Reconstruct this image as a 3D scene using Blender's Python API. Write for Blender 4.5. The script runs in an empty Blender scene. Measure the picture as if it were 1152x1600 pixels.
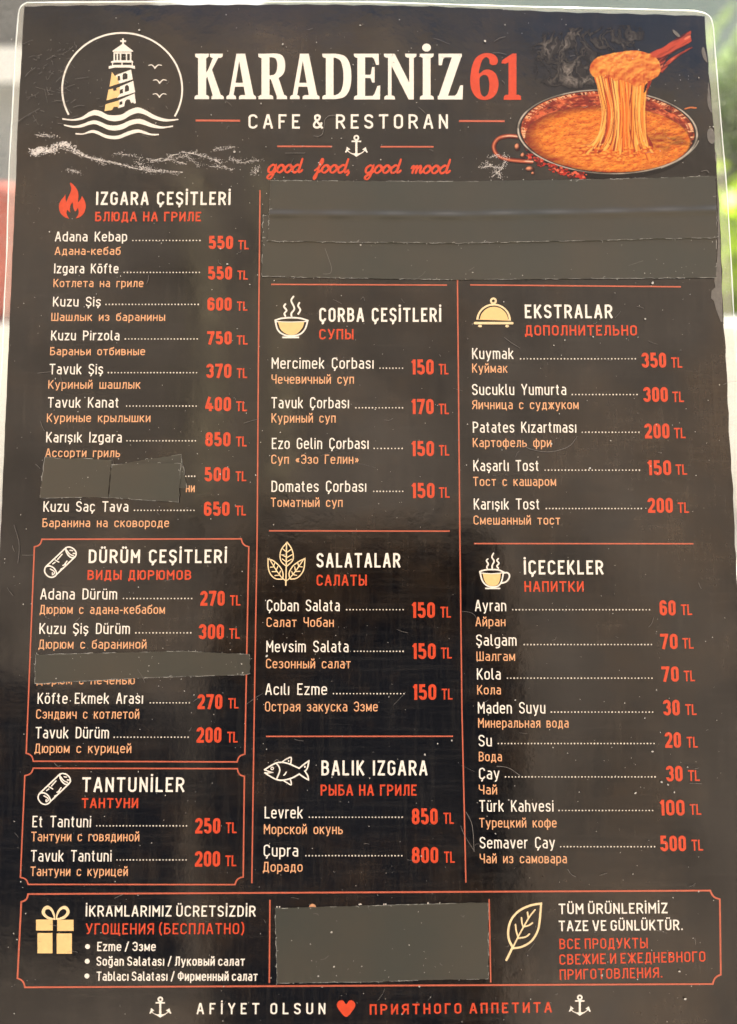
import bpy, math, random
import numpy as np
from mathutils import Vector, Matrix
from mathutils.geometry import delaunay_2d_cdt
random.seed(7)
rng = np.random.default_rng(7)
scene = bpy.context.scene
COL = scene.collection

# ------------------------------------------------------------------ camera
PITCH = math.radians(20.0)
DIST = 0.2139                      # lens to the middle of the sheet, metres
TILT = 0.085                       # the sheet leans back a little more than the lens
FPX = 26.0 / 36.0 * 1600.0
FWD = Vector((0, math.cos(PITCH), -math.sin(PITCH)))
RIGHT = Vector((1, 0, 0))
UP = Vector((0, math.sin(PITCH), math.cos(PITCH)))
EYE = -FWD * DIST                  # the middle of the sheet is the origin
NRM = (-FWD + UP * TILT).normalized()
cam_data = bpy.data.cameras.new('camera')
cam_data.sensor_fit = 'VERTICAL'
cam_data.sensor_height = 36.0
cam_data.sensor_width = 36.0
cam_data.lens = 26.0
cam_data.clip_start = 0.01
cam_data.clip_end = 500.0
cam_data.dof.use_dof = True
cam_data.dof.focus_distance = DIST
cam_data.dof.aperture_fstop = 7.0
cam = bpy.data.objects.new('camera', cam_data)
COL.objects.link(cam)
cam.matrix_world = Matrix((
    (RIGHT.x, UP.x, -FWD.x, EYE.x), (RIGHT.y, UP.y, -FWD.y, EYE.y),
    (RIGHT.z, UP.z, -FWD.z, EYE.z), (0, 0, 0, 1)))
scene.camera = cam

# ------------------------------------------------------------------ sky and sun
SUN_EL, SUN_AZ = math.radians(56), math.radians(24)     # azimuth clockwise from +Y
world = bpy.data.worlds.new('World')
scene.world = world
world.use_nodes = True
wn = world.node_tree.nodes
wl = world.node_tree.links
wn.clear()
sky = wn.new('ShaderNodeTexSky')
sky.sky_type = 'NISHITA'
sky.sun_disc = False
sky.sun_elevation = SUN_EL
sky.sun_rotation = SUN_AZ
sky.dust_density = 9.0
sky.air_density = 1.4
sky.ozone_density = 1.0
bg = wn.new('ShaderNodeBackground')
bg.inputs['Strength'].default_value = 0.11
wo = wn.new('ShaderNodeOutputWorld')
wl.new(sky.outputs[0], bg.inputs[0])
wl.new(bg.outputs[0], wo.inputs[0])
sun_data = bpy.data.lights.new('sun', 'SUN')
sun_data.energy = 3.4
sun_data.angle = math.radians(0.5)
sun_data.color = (1.0, 0.96, 0.90)
sun = bpy.data.objects.new('sun', sun_data)
COL.objects.link(sun)
sdir = Vector((math.sin(SUN_AZ) * math.cos(SUN_EL), math.cos(SUN_AZ) * math.cos(SUN_EL), math.sin(SUN_EL)))
sun.rotation_euler = sdir.to_track_quat('Z', 'Y').to_euler()
scene.view_settings.view_transform = 'Standard'
scene.view_settings.look = 'None'
scene.view_settings.exposure = 1.75
scene.view_settings.gamma = 1.0

# ------------------------------------------------------------------ the sheet's surface
AU = RIGHT
AV = (UP + FWD * TILT).normalized()


def bow(u, v):
    """how far the limp sheet stands off its mean plane (metres), u, v in metres"""
    return 0.0016 * math.cos(u * 21) + 0.0009 * math.sin(v * 19 + 0.6) + 0.0006 * math.sin(u * 34 + v * 27)


def P(px, py, lift=0.0):
    """measured place on the print -> point on the sheet, lift metres above it"""
    ray = FWD + RIGHT * ((px - 576.0) / FPX) + UP * ((800.0 - py) / FPX)
    dn = ray.dot(NRM)
    h = lift
    for _ in range(3):
        t = (h - EYE.dot(NRM)) / dn
        q = EYE + ray * t
        h = lift + bow(q.dot(AU), q.dot(AV))
    return q


def ray_point(px, py, depth):
    return EYE + (FWD + RIGHT * ((px - 576.0) / FPX) + UP * ((800.0 - py) / FPX)) * depth


# ------------------------------------------------------------------ materials
def lin(c):
    return tuple((x / 255 / 12.92) if x / 255 <= 0.04045 else ((x / 255 + 0.055) / 1.055) ** 2.4 for x in c)


def new_mat(name):
    m = bpy.data.materials.new(name)
    m.use_nodes = True
    nt = m.node_tree
    return m, nt, nt.nodes['Principled BSDF']


def ink(name, rgb, rough=0.22, vary=0.06, spec=0.4):
    """a flat printing ink under the glossy film, faintly mottled"""
    m, nt, b = new_mat(name)
    n = nt.nodes.new('ShaderNodeTexNoise')
    n.inputs['Scale'].default_value = 900
    n.inputs['Detail'].default_value = 3
    geo = nt.nodes.new('ShaderNodeNewGeometry')
    nt.links.new(geo.outputs['Position'], n.inputs['Vector'])
    mx = nt.nodes.new('ShaderNodeMix')
    mx.data_type = 'RGBA'
    mx.inputs['A'].default_value = (*[c * (1 - vary * 2.2) for c in rgb], 1)
    mx.inputs['B'].default_value = (*[min(1, c * (1 + vary * 1.5)) for c in rgb], 1)
    nt.links.new(n.outputs['Fac'], mx.inputs['Factor'])
    nt.links.new(mx.outputs['Result'], b.inputs['Base Color'])
    b.inputs['Roughness'].default_value = rough
    b.inputs['Specular IOR Level'].default_value = spec
    return m


M = {
    'white': ink('ivory_ink', (0.84, 0.79, 0.705)),
    'cream': ink('cream_ink', (0.83, 0.65, 0.38), vary=0.10),
    'peach': ink('peach_ink', (0.76, 0.39, 0.205), vary=0.10),
    'red': ink('vermilion_ink', (0.62, 0.068, 0.026), vary=0.08),
    'line': ink('coral_line_ink', (0.52, 0.125, 0.072), vary=0.10),
    'gold': ink('gold_ink', (0.82, 0.56, 0.245)),
    'dot': ink('leader_ink', (0.74, 0.68, 0.58)),
    'dark': ink('black_ink', (0.016, 0.013, 0.011)),
    'spray': ink('sea_spray_ink', (0.72, 0.68, 0.64), vary=0.2),
    'chip': ink('scuffed_grey', (0.15, 0.14, 0.125), rough=0.5, vary=0.2),
    'dust': ink('pale_dust', (0.55, 0.54, 0.50), rough=0.9, vary=0.25, spec=0.1),
    'hair': ink('dull_fibre', (0.20, 0.19, 0.18), rough=0.8, vary=0.25, spec=0.1),
    'fray': ink('frayed_tape_edge', (0.42, 0.42, 0.39), rough=0.7, vary=0.3),
}

# ------------------------------------------------------------------ mesh helpers
ROOT = None


def link(o, parent=None):
    COL.objects.link(o)
    if parent is not None:
        o.parent = parent
    return o


def world_loc(o):
    v = Vector(o.location)
    while o.parent is not None:
        o = o.parent
        v = v + Vector(o.location)
    return v


def make(name, verts, faces, mat, parent=None, smooth=False):
    """one mesh object with its origin amid its own points"""
    n = max(1, len(verts))
    c = Vector((sum(v[0] for v in verts) / n, sum(v[1] for v in verts) / n, sum(v[2] for v in verts) / n))
    me = bpy.data.meshes.new(name)
    me.from_pydata([(v[0] - c.x, v[1] - c.y, v[2] - c.z) for v in verts], [], faces)
    me.materials.append(mat)
    if smooth:
        me.polygons.foreach_set('use_smooth', [True] * len(me.polygons))
    me.update()
    o = bpy.data.objects.new(name, me)
    o.location = c - (world_loc(parent) if parent is not None else Vector((0, 0, 0)))
    return link(o, parent)


def area2(p):
    return sum(p[i][0] * p[(i + 1) % len(p)][1] - p[(i + 1) % len(p)][0] * p[i][1] for i in range(len(p)))


def union(solids, holes=()):
    """polygons (pixels, y down) merged into one sheet of triangles without overlaps"""
    vs, fs = [], []
    nh = None
    for k, poly in enumerate(list(solids) + list(holes)):
        if k == len(solids):
            nh = len(fs)
        q = [(x, -y) for x, y in poly]
        a = area2(q)
        if abs(a) < 1e-4:
            continue
        if a < 0:
            q = q[::-1]
        i0 = len(vs)
        vs += [Vector(p) for p in q]
        fs.append(list(range(i0, i0 + len(q))))
    if not fs:
        return [], []
    if nh is None:
        nh = len(fs)
    ov, oe, of, _, _, orig = delaunay_2d_cdt(vs, [], fs, 0, 1e-4)
    keep = []
    for f, src in zip(of, orig):
        if src and any(s < nh for s in src) and not any(s >= nh for s in src):
            keep.append(f)
    used = sorted({i for f in keep for i in f})
    idx = {j: i for i, j in enumerate(used)}
    return [(ov[j][0], -ov[j][1]) for j in used], [[idx[i] for i in f] for f in keep]


def ribbon(pts, hw, closed=False, cap='square', taper=None, ends=(True, True)):
    """quads of a stroke of half width hw along pts (pixels)"""
    p = [pts[0]]
    for q in pts[1:]:
        if math.hypot(q[0] - p[-1][0], q[1] - p[-1][1]) > 0.02:
            p.append(q)
    if closed and len(p) > 2 and math.hypot(p[0][0] - p[-1][0], p[0][1] - p[-1][1]) < 0.02:
        p.pop()
    n = len(p)
    if n < 2:
        return []
    if not closed and cap == 'square':
        def ext(a, b):
            d = math.hypot(a[0] - b[0], a[1] - b[1])
            return (a[0] + (a[0] - b[0]) / d * hw, a[1] + (a[1] - b[1]) / d * hw)
        p[0], p[-1] = (ext(p[0], p[1]) if ends[0] else p[0]), (ext(p[-1], p[-2]) if ends[1] else p[-1])
    L, R = [], []
    for i in range(n):
        a = p[i - 1] if (i > 0 or closed) else None
        b = p[(i + 1) % n] if (i < n - 1 or closed) else None
        ns = []
        for s, e in ((a, p[i]), (p[i], b)):
            if s is None or e is None:
                continue
            d = math.hypot(e[0] - s[0], e[1] - s[1])
            ns.append((-(e[1] - s[1]) / d, (e[0] - s[0]) / d))
        nx, ny = sum(v[0] for v in ns), sum(v[1] for v in ns)
        d = math.hypot(nx, ny)
        if d < 1e-6:
            nx, ny, d = ns[0][0], ns[0][1], 1
        nx, ny = nx / d, ny / d
        k = 1 / max(0.6, nx * ns[0][0] + ny * ns[0][1])
        w = hw * k * (taper(i / max(1, n - 1)) if taper else 1)
        L.append((p[i][0] + nx * w, p[i][1] + ny * w))
        R.append((p[i][0] - nx * w, p[i][1] - ny * w))
    out = []
    for i in range(n if closed else n - 1):
        j = (i + 1) % n
        out.append([L[i], L[j], R[j]])
        out.append([L[i], R[j], R[i]])
    if not closed and cap == 'round':
        for c in (p[0], p[-1]):
            w = hw * (taper(0) if taper and c is p[0] else taper(1) if taper else 1)
            if w > 0.15:
                out.append(disc(c[0], c[1], w, n=10))
    return out


def disc(x, y, r, ry=None, n=12, rot=0):
    ry = r if ry is None else ry
    ca, sa = math.cos(rot), math.sin(rot)
    out = []
    for k in range(n):
        a = 2 * math.pi * k / n
        X, Y = r * math.cos(a), ry * math.sin(a)
        out.append((x + X * ca - Y * sa, y + X * sa + Y * ca))
    return out


def smooth_path(pts, n=6, closed=False):
    """Catmull-Rom through pts"""
    m = len(pts)
    out = []
    for i in range(m if closed else m - 1):
        p1, p2 = pts[i], pts[(i + 1) % m]
        p0 = pts[i - 1] if (i > 0 or closed) else p1
        p3 = pts[(i + 2) % m] if (i + 2 < m or closed) else p2
        for k in range(n):
            t = k / n
            out.append(tuple(0.5 * (2 * p1[c] + (p2[c] - p0[c]) * t + (2 * p0[c] - 5 * p1[c] + 4 * p2[c] - p3[c]) * t * t
                                    + (3 * p1[c] - p0[c] - 3 * p2[c] + p3[c]) * t ** 3) for c in (0, 1)))
    if not closed:
        out.append(tuple(pts[-1][:2]))
    return out


def dense(pts, step=18):
    out = []
    for a, b in zip(pts[:-1], pts[1:]):
        n = max(1, int(math.hypot(b[0] - a[0], b[1] - a[1]) / step))
        out += [(a[0] + (b[0] - a[0]) * k / n, a[1] + (b[1] - a[1]) * k / n) for k in range(n)]
    return out + [pts[-1]]


INK_LIFT = 0.00006


class Sheet:
    """collects flat print shapes, then becomes one part"""

    def __init__(self):
        self.v, self.f = [], []

    def add(self, solids, holes=(), lift=INK_LIFT):
        v, f = union(solids, holes)
        i0 = len(self.v)
        self.v += [P(x, y, lift) for x, y in v]
        self.f += [[i + i0 for i in t] for t in f]

    def raw(self, poly, lift=INK_LIFT):
        if area2([(x, -y) for x, y in poly]) < 0:
            poly = poly[::-1]
        i0 = len(self.v)
        self.v += [P(x, y, lift) for x, y in poly]
        self.f.append(list(range(i0, i0 + len(poly))))

    def done(self, name, mat, parent=None, **props):
        if not self.f:
            return None
        o = make(name, self.v, self.f, M[mat] if isinstance(mat, str) else mat, parent or ROOT)
        for k, v in props.items():
            o[k] = v
        return o


class Z:
    """turns places read off an enlarged detail into places on the print"""

    def __init__(self, ox, oy, s):
        self.ox, self.oy, self.s = ox, oy, s

    def __call__(self, *pts):
        return [(self.ox + x / self.s, self.oy + y / self.s) for x, y in pts]

    def x(self, v):
        return self.ox + v / self.s

    def y(self, v):
        return self.oy + v / self.s


# ------------------------------------------------------------------ lettering: strokes with rounded corners
# cap height 100, x height 72; "x,y,r" = corner rounded by r; z = closed; d x,y = dot
BREVE = '{b}'
G = {}


def glyphs(table):
    for line in table.strip().splitlines():
        ch, w, body = line.strip().split(' ', 2)
        strokes = []
        for part in body.split(';'):
            tok = part.split()
            closed = tok[-1] == 'z'
            if closed:
                tok.pop()
            dot = tok[0] == 'd'
            if dot:
                tok.pop(0)
            pts = []
            for t in tok:
                c = [float(q) for q in t.split(',')]
                pts.append((c[0], c[1], c[2] if len(c) > 2 else 0))
            strokes.append((pts, closed, dot))
        for c in ch:
            G[c] = (float(w), strokes)


glyphs('''
AА 46 0,0 20,100 26,100 46,0;8,30 38,30
BВ 42 0,0 0,100 39,100,22 39,53,20 0,53;3,53 42,53,22 42,0,24 0,0
CС 42 42,78 42,100,21 0,100,21 0,0,21 42,0,21 42,22
Ç 42 42,78 42,100,21 0,100,21 0,0,21 42,0,21 42,22;23,0 24,-20,7 13,-22
D 42 0,0 0,100 42,100,26 42,0,26 z
EЕ 35 35,100 0,100 0,0 35,0;0,51 31,51
F 35 35,100 0,100 0,0;0,50 30,50
G 42 42,78 42,100,21 0,100,21 0,0,21 42,0,21 42,48 25,48
Ğ 42 42,78 42,100,21 0,100,21 0,0,21 42,0,21 42,48 25,48
HН 42 0,0 0,100;42,0 42,100;0,51 42,51
I 0 0,0 0,100
İ 0 0,0 0,100;d 0,126
KК 42 0,0 0,100;40,100 2,38;13,55 42,0
L 34 0,100 0,0 34,0
MМ 52 0,0 0,100 26,38 52,100 52,0
N 42 0,0 0,100 42,0 42,100
OО 42 0,100,21 42,100,21 42,0,21 0,0,21 z
PР 42 0,0 0,100 42,100,24 42,45,24 0,45
R 43 0,0 0,100 42,100,24 42,47,24 0,47;22,47 43,0
S 41 41,79 41,100,20 0,100,20 0,55,20 41,45,20 41,0,20 0,0,20 0,21
Ş 41 41,79 41,100,20 0,100,20 0,55,20 41,45,20 41,0,20 0,0,20 0,21;22,0 23,-20,7 12,-22
TТ 44 0,100 44,100;22,100 22,0
U 42 0,100 0,0,21 42,0,21 42,100
Ü 42 0,100 0,0,21 42,0,21 42,100;d 11,126;d 31,126
V 46 0,100 20,0 26,0 46,100
Y 44 0,100 22,44 44,100;22,44 22,0
Z 40 0,100 40,100 0,0 40,0
& 48 48,0 7,70,9 7,100,14 35,100,14 35,72,12 0,38,18 0,0,20 36,0,22 47,42
Б 42 37,100 0,100 0,0 42,0,24 42,57,24 0,57
Г 34 0,0 0,100 34,100
Д 48 8,0 13,100 41,100 41,0;0,-16 0,0 48,0 48,-16
Ж 60 30,0 30,100;0,100 27,51 0,0;60,100 33,51 60,0
З 41 0,80 0,100,20 40,100,20 40,54,18 16,54;16,54 42,54,20 42,0,21 0,0,21 0,20
И 42 0,100 0,0 42,100 42,0
Л 43 0,0 9,3,8 11,100 43,100 43,0
П 42 0,0 0,100 42,100 42,0
У 44 0,100 22,32;44,100 19,4,9 3,1
Ф 56 28,0 28,100;0,86,20 56,86,20 56,20,20 0,20,20 z
Ч 42 0,100 0,44,20 42,44;42,100 42,0
Ш 60 0,100 0,0 60,0 60,100;30,0 30,100
Щ 68 0,100 0,0 60,0 60,100;30,0 30,100;60,0 68,0 68,-16
Ь 40 0,100 0,0 40,0,24 40,57,24 0,57
Ы 57 0,100 0,0 38,0,22 38,57,22 0,57;57,0 57,100
Э 42 0,78 0,100,21 42,100,21 42,0,21 0,0,21 0,22;14,51 42,51
Ю 60 0,0 0,100;0,51 19,51;19,100,20 60,100,20 60,0,20 19,0,20 z
Я 43 43,0 43,100 1,100,24 1,46,24 43,46;22,46 0,0
aа 36 4,72 36,72,18 36,0;36,42 0,42,19 0,0,19 36,0
b 38 0,100 0,0;0,72 38,72,20 38,0,20 0,0
cс 36 36,55 36,72,19 0,72,19 0,0,19 36,0,19 36,17
ç 36 36,55 36,72,19 0,72,19 0,0,19 36,0,19 36,17;19,0 20,-20,7 9,-22
d 38 38,100 38,0;38,72 0,72,20 0,0,20 38,0
eе 38 0,38 38,38 38,72,19 0,72,19 0,0,19 36,0,19 36,11
f 24 9,0 9,100,14 24,100;0,72 22,72
g 38 38,72 38,-25,18 4,-25;38,72 0,72,20 0,0,20 38,0
ğ 38 38,72 38,-25,18 4,-25;38,72 0,72,20 0,0,20 38,0;5,106 5,94,8 33,94,8 33,106
h 36 0,0 0,100;0,72 36,72,19 36,0
i 0 0,0 0,72;d 0,98
ı 0 0,0 0,72
k 36 0,0 0,100;34,72 3,28;12,40 36,0
к 35 0,0 0,72;33,72 3,33;11,42 35,0
l 10 0,100 0,0,12 10,0
m 60 0,0 0,72;0,72 30,72,17 30,0;30,72 60,72,17 60,0
n 36 0,0 0,72;0,72 36,72,19 36,0
oо 38 0,72,19 38,72,19 38,0,19 0,0,19 z
ö 38 0,72,19 38,72,19 38,0,19 0,0,19 z;d 10,98;d 28,98
pр 38 0,-26 0,72;0,72 38,72,20 38,0,20 0,0
r 20 0,0 0,72;1,54 8,72,9 20,72
s 34 34,57 34,72,15 0,72,16 0,40,16 34,32,16 34,0,16 0,0,16 0,15
ş 34 34,57 34,72,15 0,72,16 0,40,16 34,32,16 34,0,16 0,0,16 0,15;18,0 19,-20,7 9,-22
t 24 8,98 8,0,14 23,0;0,72 23,72
u 36 0,72 0,0,19 36,0,19;36,72 36,0
ü 36 0,72 0,0,19 36,0,19;36,72 36,0;d 8,98;d 28,98
v 38 0,72 17,0 21,0 38,72
yу 40 0,72 20,2;40,72 16,-23,8 4,-25
z 34 0,72 34,72 0,0 34,0
б 38 37,102 32,92,6 0,90,20 0,0,19 38,0,19 38,64,19 3,64
в 37 0,0 0,72 34,72,17 34,38,16 0,38;3,38 37,38,17 37,0,18 0,0
г 26 0,0 0,72 26,72
д 44 9,0 12,72 37,72 37,0;0,-15 0,0 44,0 44,-15
ж 50 25,0 25,72;0,72 22,37 0,0;50,72 28,37 50,0
з 34 0,57 0,72,15 33,72,16 33,39,14 13,39;13,39 34,39,16 34,0,17 0,0,17 0,15
и 36 0,72 0,0 36,72 36,0
й 36 0,72 0,0 36,72 36,0;7,104 7,92,8 29,92,8 29,104
л 37 0,0 8,3,7 10,72 37,72 37,0
м 46 0,0 0,72 23,6 46,72 46,0
н 36 0,0 0,72;36,0 36,72;0,37 36,37
п 36 0,0 0,72 36,72 36,0
т 36 0,72 36,72;18,72 18,0
ф 56 28,-26 28,98;0,72,20 56,72,20 56,0,20 0,0,20 z
ц 44 0,72 0,0 36,0 36,72;36,0 44,0 44,-15
ч 36 0,72 0,31,16 36,31;36,72 36,0
ш 56 0,72 0,0 56,0 56,72;28,0 28,72
ь 36 0,72 0,0 36,0,18 36,42,18 0,42
ы 50 0,72 0,0 33,0,18 33,42,18 0,42;50,0 50,72
э 36 0,56 0,72,19 36,72,19 36,0,19 0,0,19 0,16;12,37 36,37
ю 52 0,0 0,72;0,37 16,37;16,72,18 52,72,18 52,0,18 16,0,18 z
я 37 37,0 37,72 1,72,18 1,34,18 37,34;19,34 0,0
0 38 0,100,19 38,100,19 38,0,19 0,0,19 z
1 17 0,82 17,100 17,0
2 40 0,78 0,100,20 40,100,20 40,58,14 2,6 2,0 40,0
3 40 0,80 0,100,20 39,100,20 39,54,18 16,54;16,54 40,54,20 40,0,20 0,0,20 0,20
4 43 31,0 31,58;20,100 0,24 0,20 43,20
5 40 37,100 3,100 3,57 40,60,20 40,0,20 0,0,20 0,20
6 40 37,80 37,100,18 0,100,20 0,0,20 40,0,20 40,57,20 3,57
7 40 0,100 40,100 14,0
8 40 2,100,19 38,100,19 38,53,18 2,53,18 z;0,53,19 40,53,19 40,0,20 0,0,20 z
. 0 d 0,2
- 18 0,38 18,38
/ 30 0,-8 30,106
( 12 12,112 0,92,24 0,8,24 12,-12
) 12 0,112 12,92,24 12,8,24 0,-12
« 32 15,62 2,38 15,14;31,62 18,38 31,14
» 32 1,62 14,38 1,14;17,62 30,38 17,14
''')


def rounded(pts, closed):
    n = len(pts)
    out = []
    for i in range(n):
        x, y, r = pts[i]
        if r <= 0 or (not closed and i in (0, n - 1)):
            out.append((x, y))
            continue
        ax, ay, _ = pts[i - 1]
        bx, by, _ = pts[(i + 1) % n]
        la, lb = math.hypot(ax - x, ay - y), math.hypot(bx - x, by - y)
        ra, rb = min(r, la * 0.5 if pts[i - 1][2] > 0 else la * 0.95), min(r, lb * 0.5 if pts[(i + 1) % n][2] > 0 else lb * 0.95)
        a = (x + (ax - x) / la * ra, y + (ay - y) / la * ra)
        b = (x + (bx - x) / lb * rb, y + (by - y) / lb * rb)
        k = 0.45
        c1, c2 = (a[0] + (x - a[0]) * (1 - k) , a[1] + (y - a[1]) * (1 - k)), (b[0] + (x - b[0]) * (1 - k), b[1] + (y - b[1]) * (1 - k))
        for s in range(7):
            t = s / 6
            out.append(tuple((1 - t) ** 3 * a[q] + 3 * (1 - t) ** 2 * t * c1[q] + 3 * (1 - t) * t * t * c2[q] + t ** 3 * b[q] for q in (0, 1)))
    return out


def text(s, x0, y0, x1, h, w, mat, name, y1=None, gap=13, space=24, parent=None, lean=None):
    """one printed line from (x0,y0) to (x1,y1): cap height h, stroke width w, all in print pixels"""
    y1 = y0 if y1 is None else y1
    hw = w / 2
    L = math.hypot(x1 - x0, y1 - y0)
    ex, ey = (x1 - x0) / L, (y1 - y0) / L
    if lean is None:
        lean = 0.045 * (576 - (x0 + x1) / 2) / 576
    units, n, pend = 0, 0, 0
    lay = []
    for c in s:
        if c == ' ':
            pend += space
            continue
        wd, st = G[c]
        if n:
            units += gap + pend
        pend = 0
        lay.append((units, n, st, wd))
        units += wd
        n += 1
    a = (L - n * w) / max(units, 1)
    b = (h - w) / 100.0
    sh = Sheet()
    for ux, k, st, wd in lay:
        ox = ux * a + k * w + hw

        def T(p):
            X, Y = ox + p[0] * a, hw + p[1] * b
            return (x0 + ex * X + Y * lean, y0 + ey * X - Y)
        polys = []
        for pts, closed, dot in st:
            if dot:
                c = T(pts[0])
                polys.append(disc(c[0], c[1], hw * 1.18, n=10))
            else:
                def reach(e, f):
                    if abs(e[1] - f[1]) > abs(e[0] - f[0]) * 0.8:
                        return e[1] <= 0 or e[1] >= 100 or e[1] == 72
                    return e[0] <= 0 or e[0] >= wd
                path = [T(p) for p in rounded(pts, closed)]
                cuts = [0]
                for i in range(1, len(path) - 1):      # sharp corners become two crossing strokes
                    ax, ay = path[i][0] - path[i - 1][0], path[i][1] - path[i - 1][1]
                    bx, by = path[i + 1][0] - path[i][0], path[i + 1][1] - path[i][1]
                    if ax * bx + ay * by < -0.15 * math.hypot(ax, ay) * math.hypot(bx, by):
                        cuts.append(i)
                if closed or len(cuts) == 1:
                    polys += ribbon(path, hw, closed, ends=(reach(pts[0], pts[1]), reach(pts[-1], pts[-2])))
                    continue
                cuts.append(len(path) - 1)
                for i, j in zip(cuts[:-1], cuts[1:]):
                    def up(p, o):
                        return abs(p[0] - o[0]) < 0.3 * abs(p[1] - o[1]) or abs(p[1] - o[1]) < 0.1 * abs(p[0] - o[0])
                    e0 = reach(pts[0], pts[1]) if i == 0 else up(path[i], path[i + 1])
                    e1 = reach(pts[-1], pts[-2]) if j == len(path) - 1 else up(path[j], path[j - 1])
                    polys += ribbon(path[i:j + 1], hw, ends=(e0, e1))
        sh.add(polys)
    return sh.done(name, mat, parent)


def dots(x0, y0, x1, y1=None, pitch=5.2, r=1.2):
    y1 = y0 if y1 is None else y1
    n = max(2, int(round((x1 - x0) / pitch)))
    sh = Sheet()
    for k in range(n + 1):
        t = k / n
        sh.raw(disc(x0 + (x1 - x0) * t, y0 + (y1 - y0) * t, r * random.uniform(0.85, 1.1), n=8))
    sh.done('leader_dots', 'dot')


def rule(pts, w, mat='line', name='rule_line'):
    sh = Sheet()
    for q in ribbon(dense(pts), w / 2, cap='none'):
        sh.raw(q)
    sh.done(name, mat)

# ------------------------------------------------------------------ the menu: printed card in clear film
ROOT = bpy.data.objects.new('laminated_menu', None)
ROOT.location = P(576, 1640)
ROOT.empty_display_size = 0.02
ROOT['label'] = 'black laminated restaurant menu with white, peach and red print in three columns'
ROOT['category'] = 'menu'
link(ROOT)


def interp(tab, y):
    for (a, b), (c, d) in zip(tab[:-1], tab[1:]):
        if y <= c:
            return b + (d - b) * (y - a) / (c - a)
    (a, b), (c, d) = tab[-2:]
    return b + (d - b) * (y - a) / (c - a)


LEFT = [(10, 38), (45, 36), (85, 34), (130, 31.5), (200, 27.5), (280, 25), (380, 20.5), (460, 17), (557, 13), (649, 9), (730, 5.5), (815, 2), (1000, -7), (1650, -38)]
RIGHTE = [(25, 1100.5), (70, 1104.5), (115, 1108.5), (180, 1113.5), (230, 1117.5), (280, 1121), (330, 1124.5), (400, 1127), (470, 1129.5), (560, 1134.5), (680, 1140), (760, 1145), (820, 1147.5), (1000, 1157), (1650, 1192)]
TOP = [(38, 10), (120, 8.5), (300, 7.5), (500, 7), (576, 8), (680, 10), (750, 13), (876, 19), (1000, 22), (1100, 25)]


def card_material():
    m, nt, b = new_mat('printed_card')
    N, L = nt.nodes, nt.links
    geo = N.new('ShaderNodeNewGeometry')

    def noise(scale, detail, stretch=(1, 1, 1), rough=0.6):
        mp = N.new('ShaderNodeMapping')
        mp.inputs['Scale'].default_value = stretch
        L.new(geo.outputs['Position'], mp.inputs['Vector'])
        n = N.new('ShaderNodeTexNoise')
        n.inputs['Scale'].default_value = scale
        n.inputs['Detail'].default_value = detail
        n.inputs['Roughness'].default_value = rough
        L.new(mp.outputs[0], n.inputs['Vector'])
        return n.outputs['Fac']

    def ramp(src, a, b_, ca, cb):
        r = N.new('ShaderNodeValToRGB')
        r.color_ramp.elements[0].position, r.color_ramp.elements[1].position = a, b_
        r.color_ramp.elements[0].color, r.color_ramp.elements[1].color = (*ca, 1), (*cb, 1)
        L.new(src, r.inputs[0])
        return r.outputs[0]

    def add(c1, c2, fac=1.0, mode='ADD'):
        x = N.new('ShaderNodeMix')
        x.data_type = 'RGBA'
        x.blend_type = mode
        x.inputs['Factor'].default_value = fac
        L.new(c1, x.inputs['A'])
        L.new(c2, x.inputs['B'])
        return x.outputs['Result']
    # printed slate look: rusty brown clouds, fine woven streaks, grey bloom
    brown = ramp(noise(16, 7, rough=0.7), 0.46, 0.74, (0.0012, 0.0014, 0.0026), (0.032, 0.019, 0.009))
    streak_v = ramp(noise(1000, 3, (1, 0.05, 0.05)), 0.48, 0.72, (0, 0, 0), (0.008, 0.007, 0.0055))
    streak_h = ramp(noise(1000, 3, (0.05, 1, 1)), 0.48, 0.72, (0, 0, 0), (0.0065, 0.006, 0.0052))
    grey = ramp(noise(45, 5), 0.5, 0.8, (0, 0, 0), (0.006, 0.006, 0.006))
    grain = ramp(noise(1500, 2), 0.35, 0.8, (0, 0, 0), (0.002, 0.0018, 0.0016))
    c = add(add(add(add(brown, streak_v), streak_h), grey), grain)
    L.new(c, b.inputs['Base Color'])
    rr = ramp(noise(70, 5), 0.35, 0.7, (0.07, 0.07, 0.07), (0.17, 0.17, 0.17))
    L.new(rr, b.inputs['Roughness'])
    b.inputs['Specular IOR Level'].default_value = 0.58
    bump = N.new('ShaderNodeBump')
    bump.inputs['Strength'].default_value = 0.12
    bump.inputs['Distance'].default_value = 0.0004
    L.new(noise(120, 4), bump.inputs['Height'])
    L.new(bump.outputs[0], b.inputs['Normal'])
    return m


M['card'] = card_material()
ys = [8 + (1650 - 8) * k / 110 for k in range(111)]
NU = 70
verts, faces = [], []
for j, y in enumerate(ys):
    for i in range(NU + 1):
        t = i / NU
        yt = interp(TOP, interp(LEFT, 10) + t * (1100 - 38))
        yy = yt + (y - 8) * (1650 - yt) / (1650 - 8)
        xl, xr = interp(LEFT, yy), interp(RIGHTE, yy)
        jl = 0.4 * math.sin(y * 0.9) * math.sin(y * 0.13) if i == 0 else 0
        jr = 0.6 * math.sin(y * 0.7 + 2) * math.sin(y * 0.11) + 0.6 * math.sin(y * 0.31) if i == NU else 0
        jt = 0.7 * math.sin(i * 1.9) if j == 0 else 0
        verts.append(P(xl + (xr - xl) * t + jl + jr, yy + jt))
for j in range(110):
    for i in range(NU):
        a = j * (NU + 1) + i
        faces.append([a, a + NU + 1, a + NU + 2, a + 1])
make('printed_card', verts, faces, M['card'], ROOT, smooth=True)

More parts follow.
